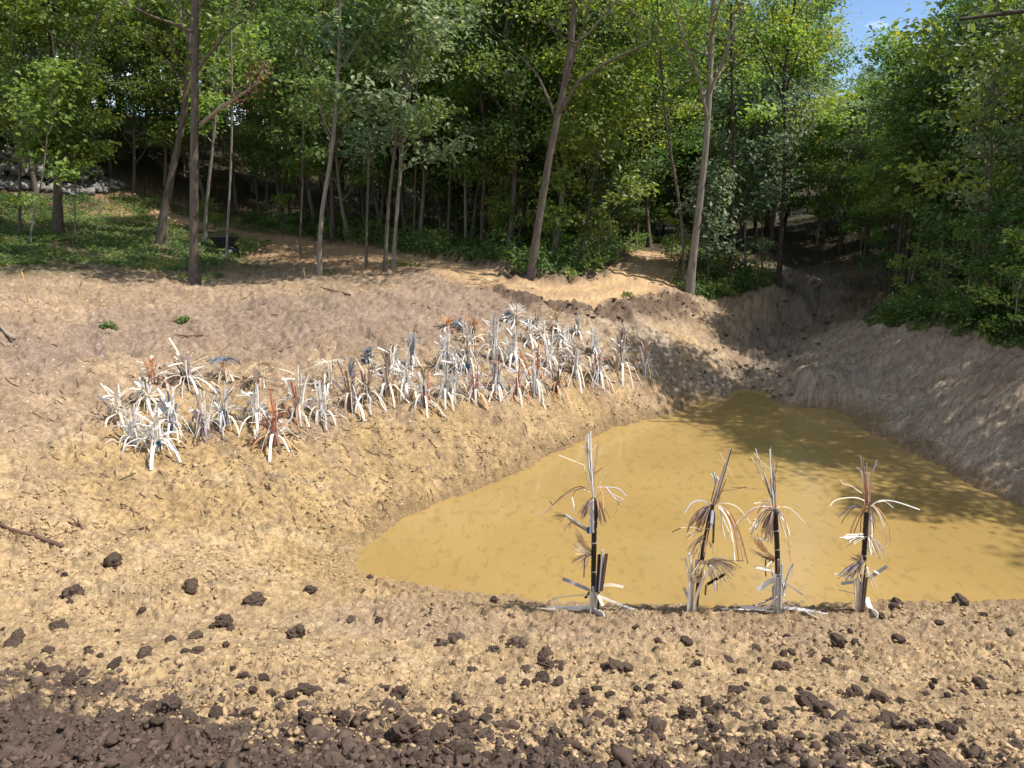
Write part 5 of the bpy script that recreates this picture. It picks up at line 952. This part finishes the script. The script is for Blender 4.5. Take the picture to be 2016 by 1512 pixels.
stick([(880,1511),(920,1494),(948,1480)], .009, 'reddish twig on dark soil at the bottom centre', 'orange', 2, 6)
stick([(1470,1478),(1485,1494),(1500,1510)], .008, 'grey twig on the dark soil at the bottom right', 'dead_wood', 0, 7)
stick([(640,1140),(670,1146),(700,1142)], .007, 'thin pale twig at the left shore of the pond', 'dead_wood', 1, 8)
stick([(450,1085),(460,1070),(470,1055)], .008, 'small upright-curving twig on the left shore flat', 'stick', 3, 9)
stick([(1700,618),(1735,620)], .02, 'pale stick at the foot of the right bank weeds', 'dead_wood', 0, 10)
stick([(1640,660),(1700,625),(1730,600)], .03, 'long dead branch on the right side of the ravine', 'dead_wood', 4, 11)
stick([(480,555),(512,562)], .025, 'dark stick on the crest right of the big oak', 'stick', 0, 12)
stick([(630,565),(690,580)], .02, 'broken root lying on the crest below the pale kinked tree', 'stick', 3, 13)
stick([(1135,1240),(1180,1247)], .006, 'fine dry twig in front of the leftmost palm', 'dead_wood', 1, 14)
rg = np.random.default_rng(71); mb = MB()
for k in range(1100):
    px, py = rg.uniform(-50, 1750), rg.uniform(530, 1060)
    h_ = hit0(px, py)
    if h_ is None or h_[2] < .06 or seg_dist(np.array(h_[0]), np.array(h_[1]), TRAIL) < .7: continue
    a_ = rg.normal(-.9, .6); L_ = rg.uniform(.06, .42)*.6; dx, dy_ = math.cos(a_)*L_/2, math.sin(a_)*L_/2; q = []
    for s_ in (-1, 0, 1): x, y = h_[0]+dx*s_, h_[1]+dy_*s_; q.append((x+rg.normal(0, .01), y, H1(x, y)+.008))
    mb.tube(q, rg.uniform(.004, .011), 3, False)
tag(mb.build('twig_litter', M['stick'], None), 'thin twigs and root bits strewn over the bare banks', 'twigs', None, 'stuff')
mb = MB(); V = []; 
px = rg.uniform(0, 1500, 600); py = rg.uniform(530, 900, 600); x, y, d = hits(px, py); k_ = d & (base(x, y) > .1); x, y = x[k_], y[k_]
V, F, ti = leaves(rg, np.stack([x, y, Hgt(x, y)+.01], 1), 1, .001, .001, .035); tag(ob('leaf_litter', mesh('leaf_litter', V, F, M['cream'], ti)), 'dry pale leaf bits on the bare bank', 'litter', None, 'stuff')
def stake(bx_, by_, ty_, label, col='orange'):
    b = hit(bx_, by_); h_ = (by_-ty_)*wpx(b, 1); mb = MB(); mb.tube([(0, 0, -.05), (.01, 0, h_*.5), (-.02, 0, h_)], .009, 5); mb.tube([(-.02, 0, h_-.02), (.02, 0, h_+.01)], .010, 5); o_ = mb.build('wire_stake', M[col], None, True); o_.location = b; tag(o_, label, 'stake')
stake(54, 592, 528, 'thin orange wire stake on the upper left bank'); stake(601, 560, 532, 'thin tan stake below the pale kinked tree', 'tan'); stake(590, 530, 478, 'slim reddish rod in the tree shade left of the pale kinked trunk', 'orange')
def flag(px, py, s, label):
    b = hit(px, py); V = [(-.5*s, 0, 0), (.5*s, -.1*s, 0), (0, .4*s, 0), (0, 0, 1.3*s), (.1*s, -.35*s, .1*s)]; o_ = ob('paper_scrap', mesh('paper_scrap', V, [(0, 1, 3), (1, 2, 3), (2, 0, 3), (0, 4, 1)], M['white']), None, b); tag(o_, label, 'paper scrap')
flag(68, 600, .09, 'white folded scrap beside the orange wire stake'); flag(125, 653, .06, 'small white scrap on the upper bank between two others'); flag(201, 702, .08, 'white folded scrap left above the first plants'); flag(423, 868, .07, 'round white scrap at the foot of the beige and mauve bundle'); flag(702, 612, .06, 'white scrap on the upper bank above the middle plants'); flag(991, 567, .06, 'white scrap beside the trail bend'); flag(1757, 583, .07, 'white scrap on the ravine side of the right bank'); flag(358, 612, .05, 'tiny pale scrap below the big oak')
b = hit(222, 1331); tag(ob('yellow_leaf', mesh('yellow_leaf', [(-.05, 0, .015), (0, -.02, .02), (.05, 0, .015), (0, .03, .03)], [(0, 1, 2, 3)], plain('yellow_leaf', (.62, .55, .15), .6)), None, b+Vector((0, -.05, .03))), 'yellow leaf stuck below a clod in the left foreground', 'leaf')
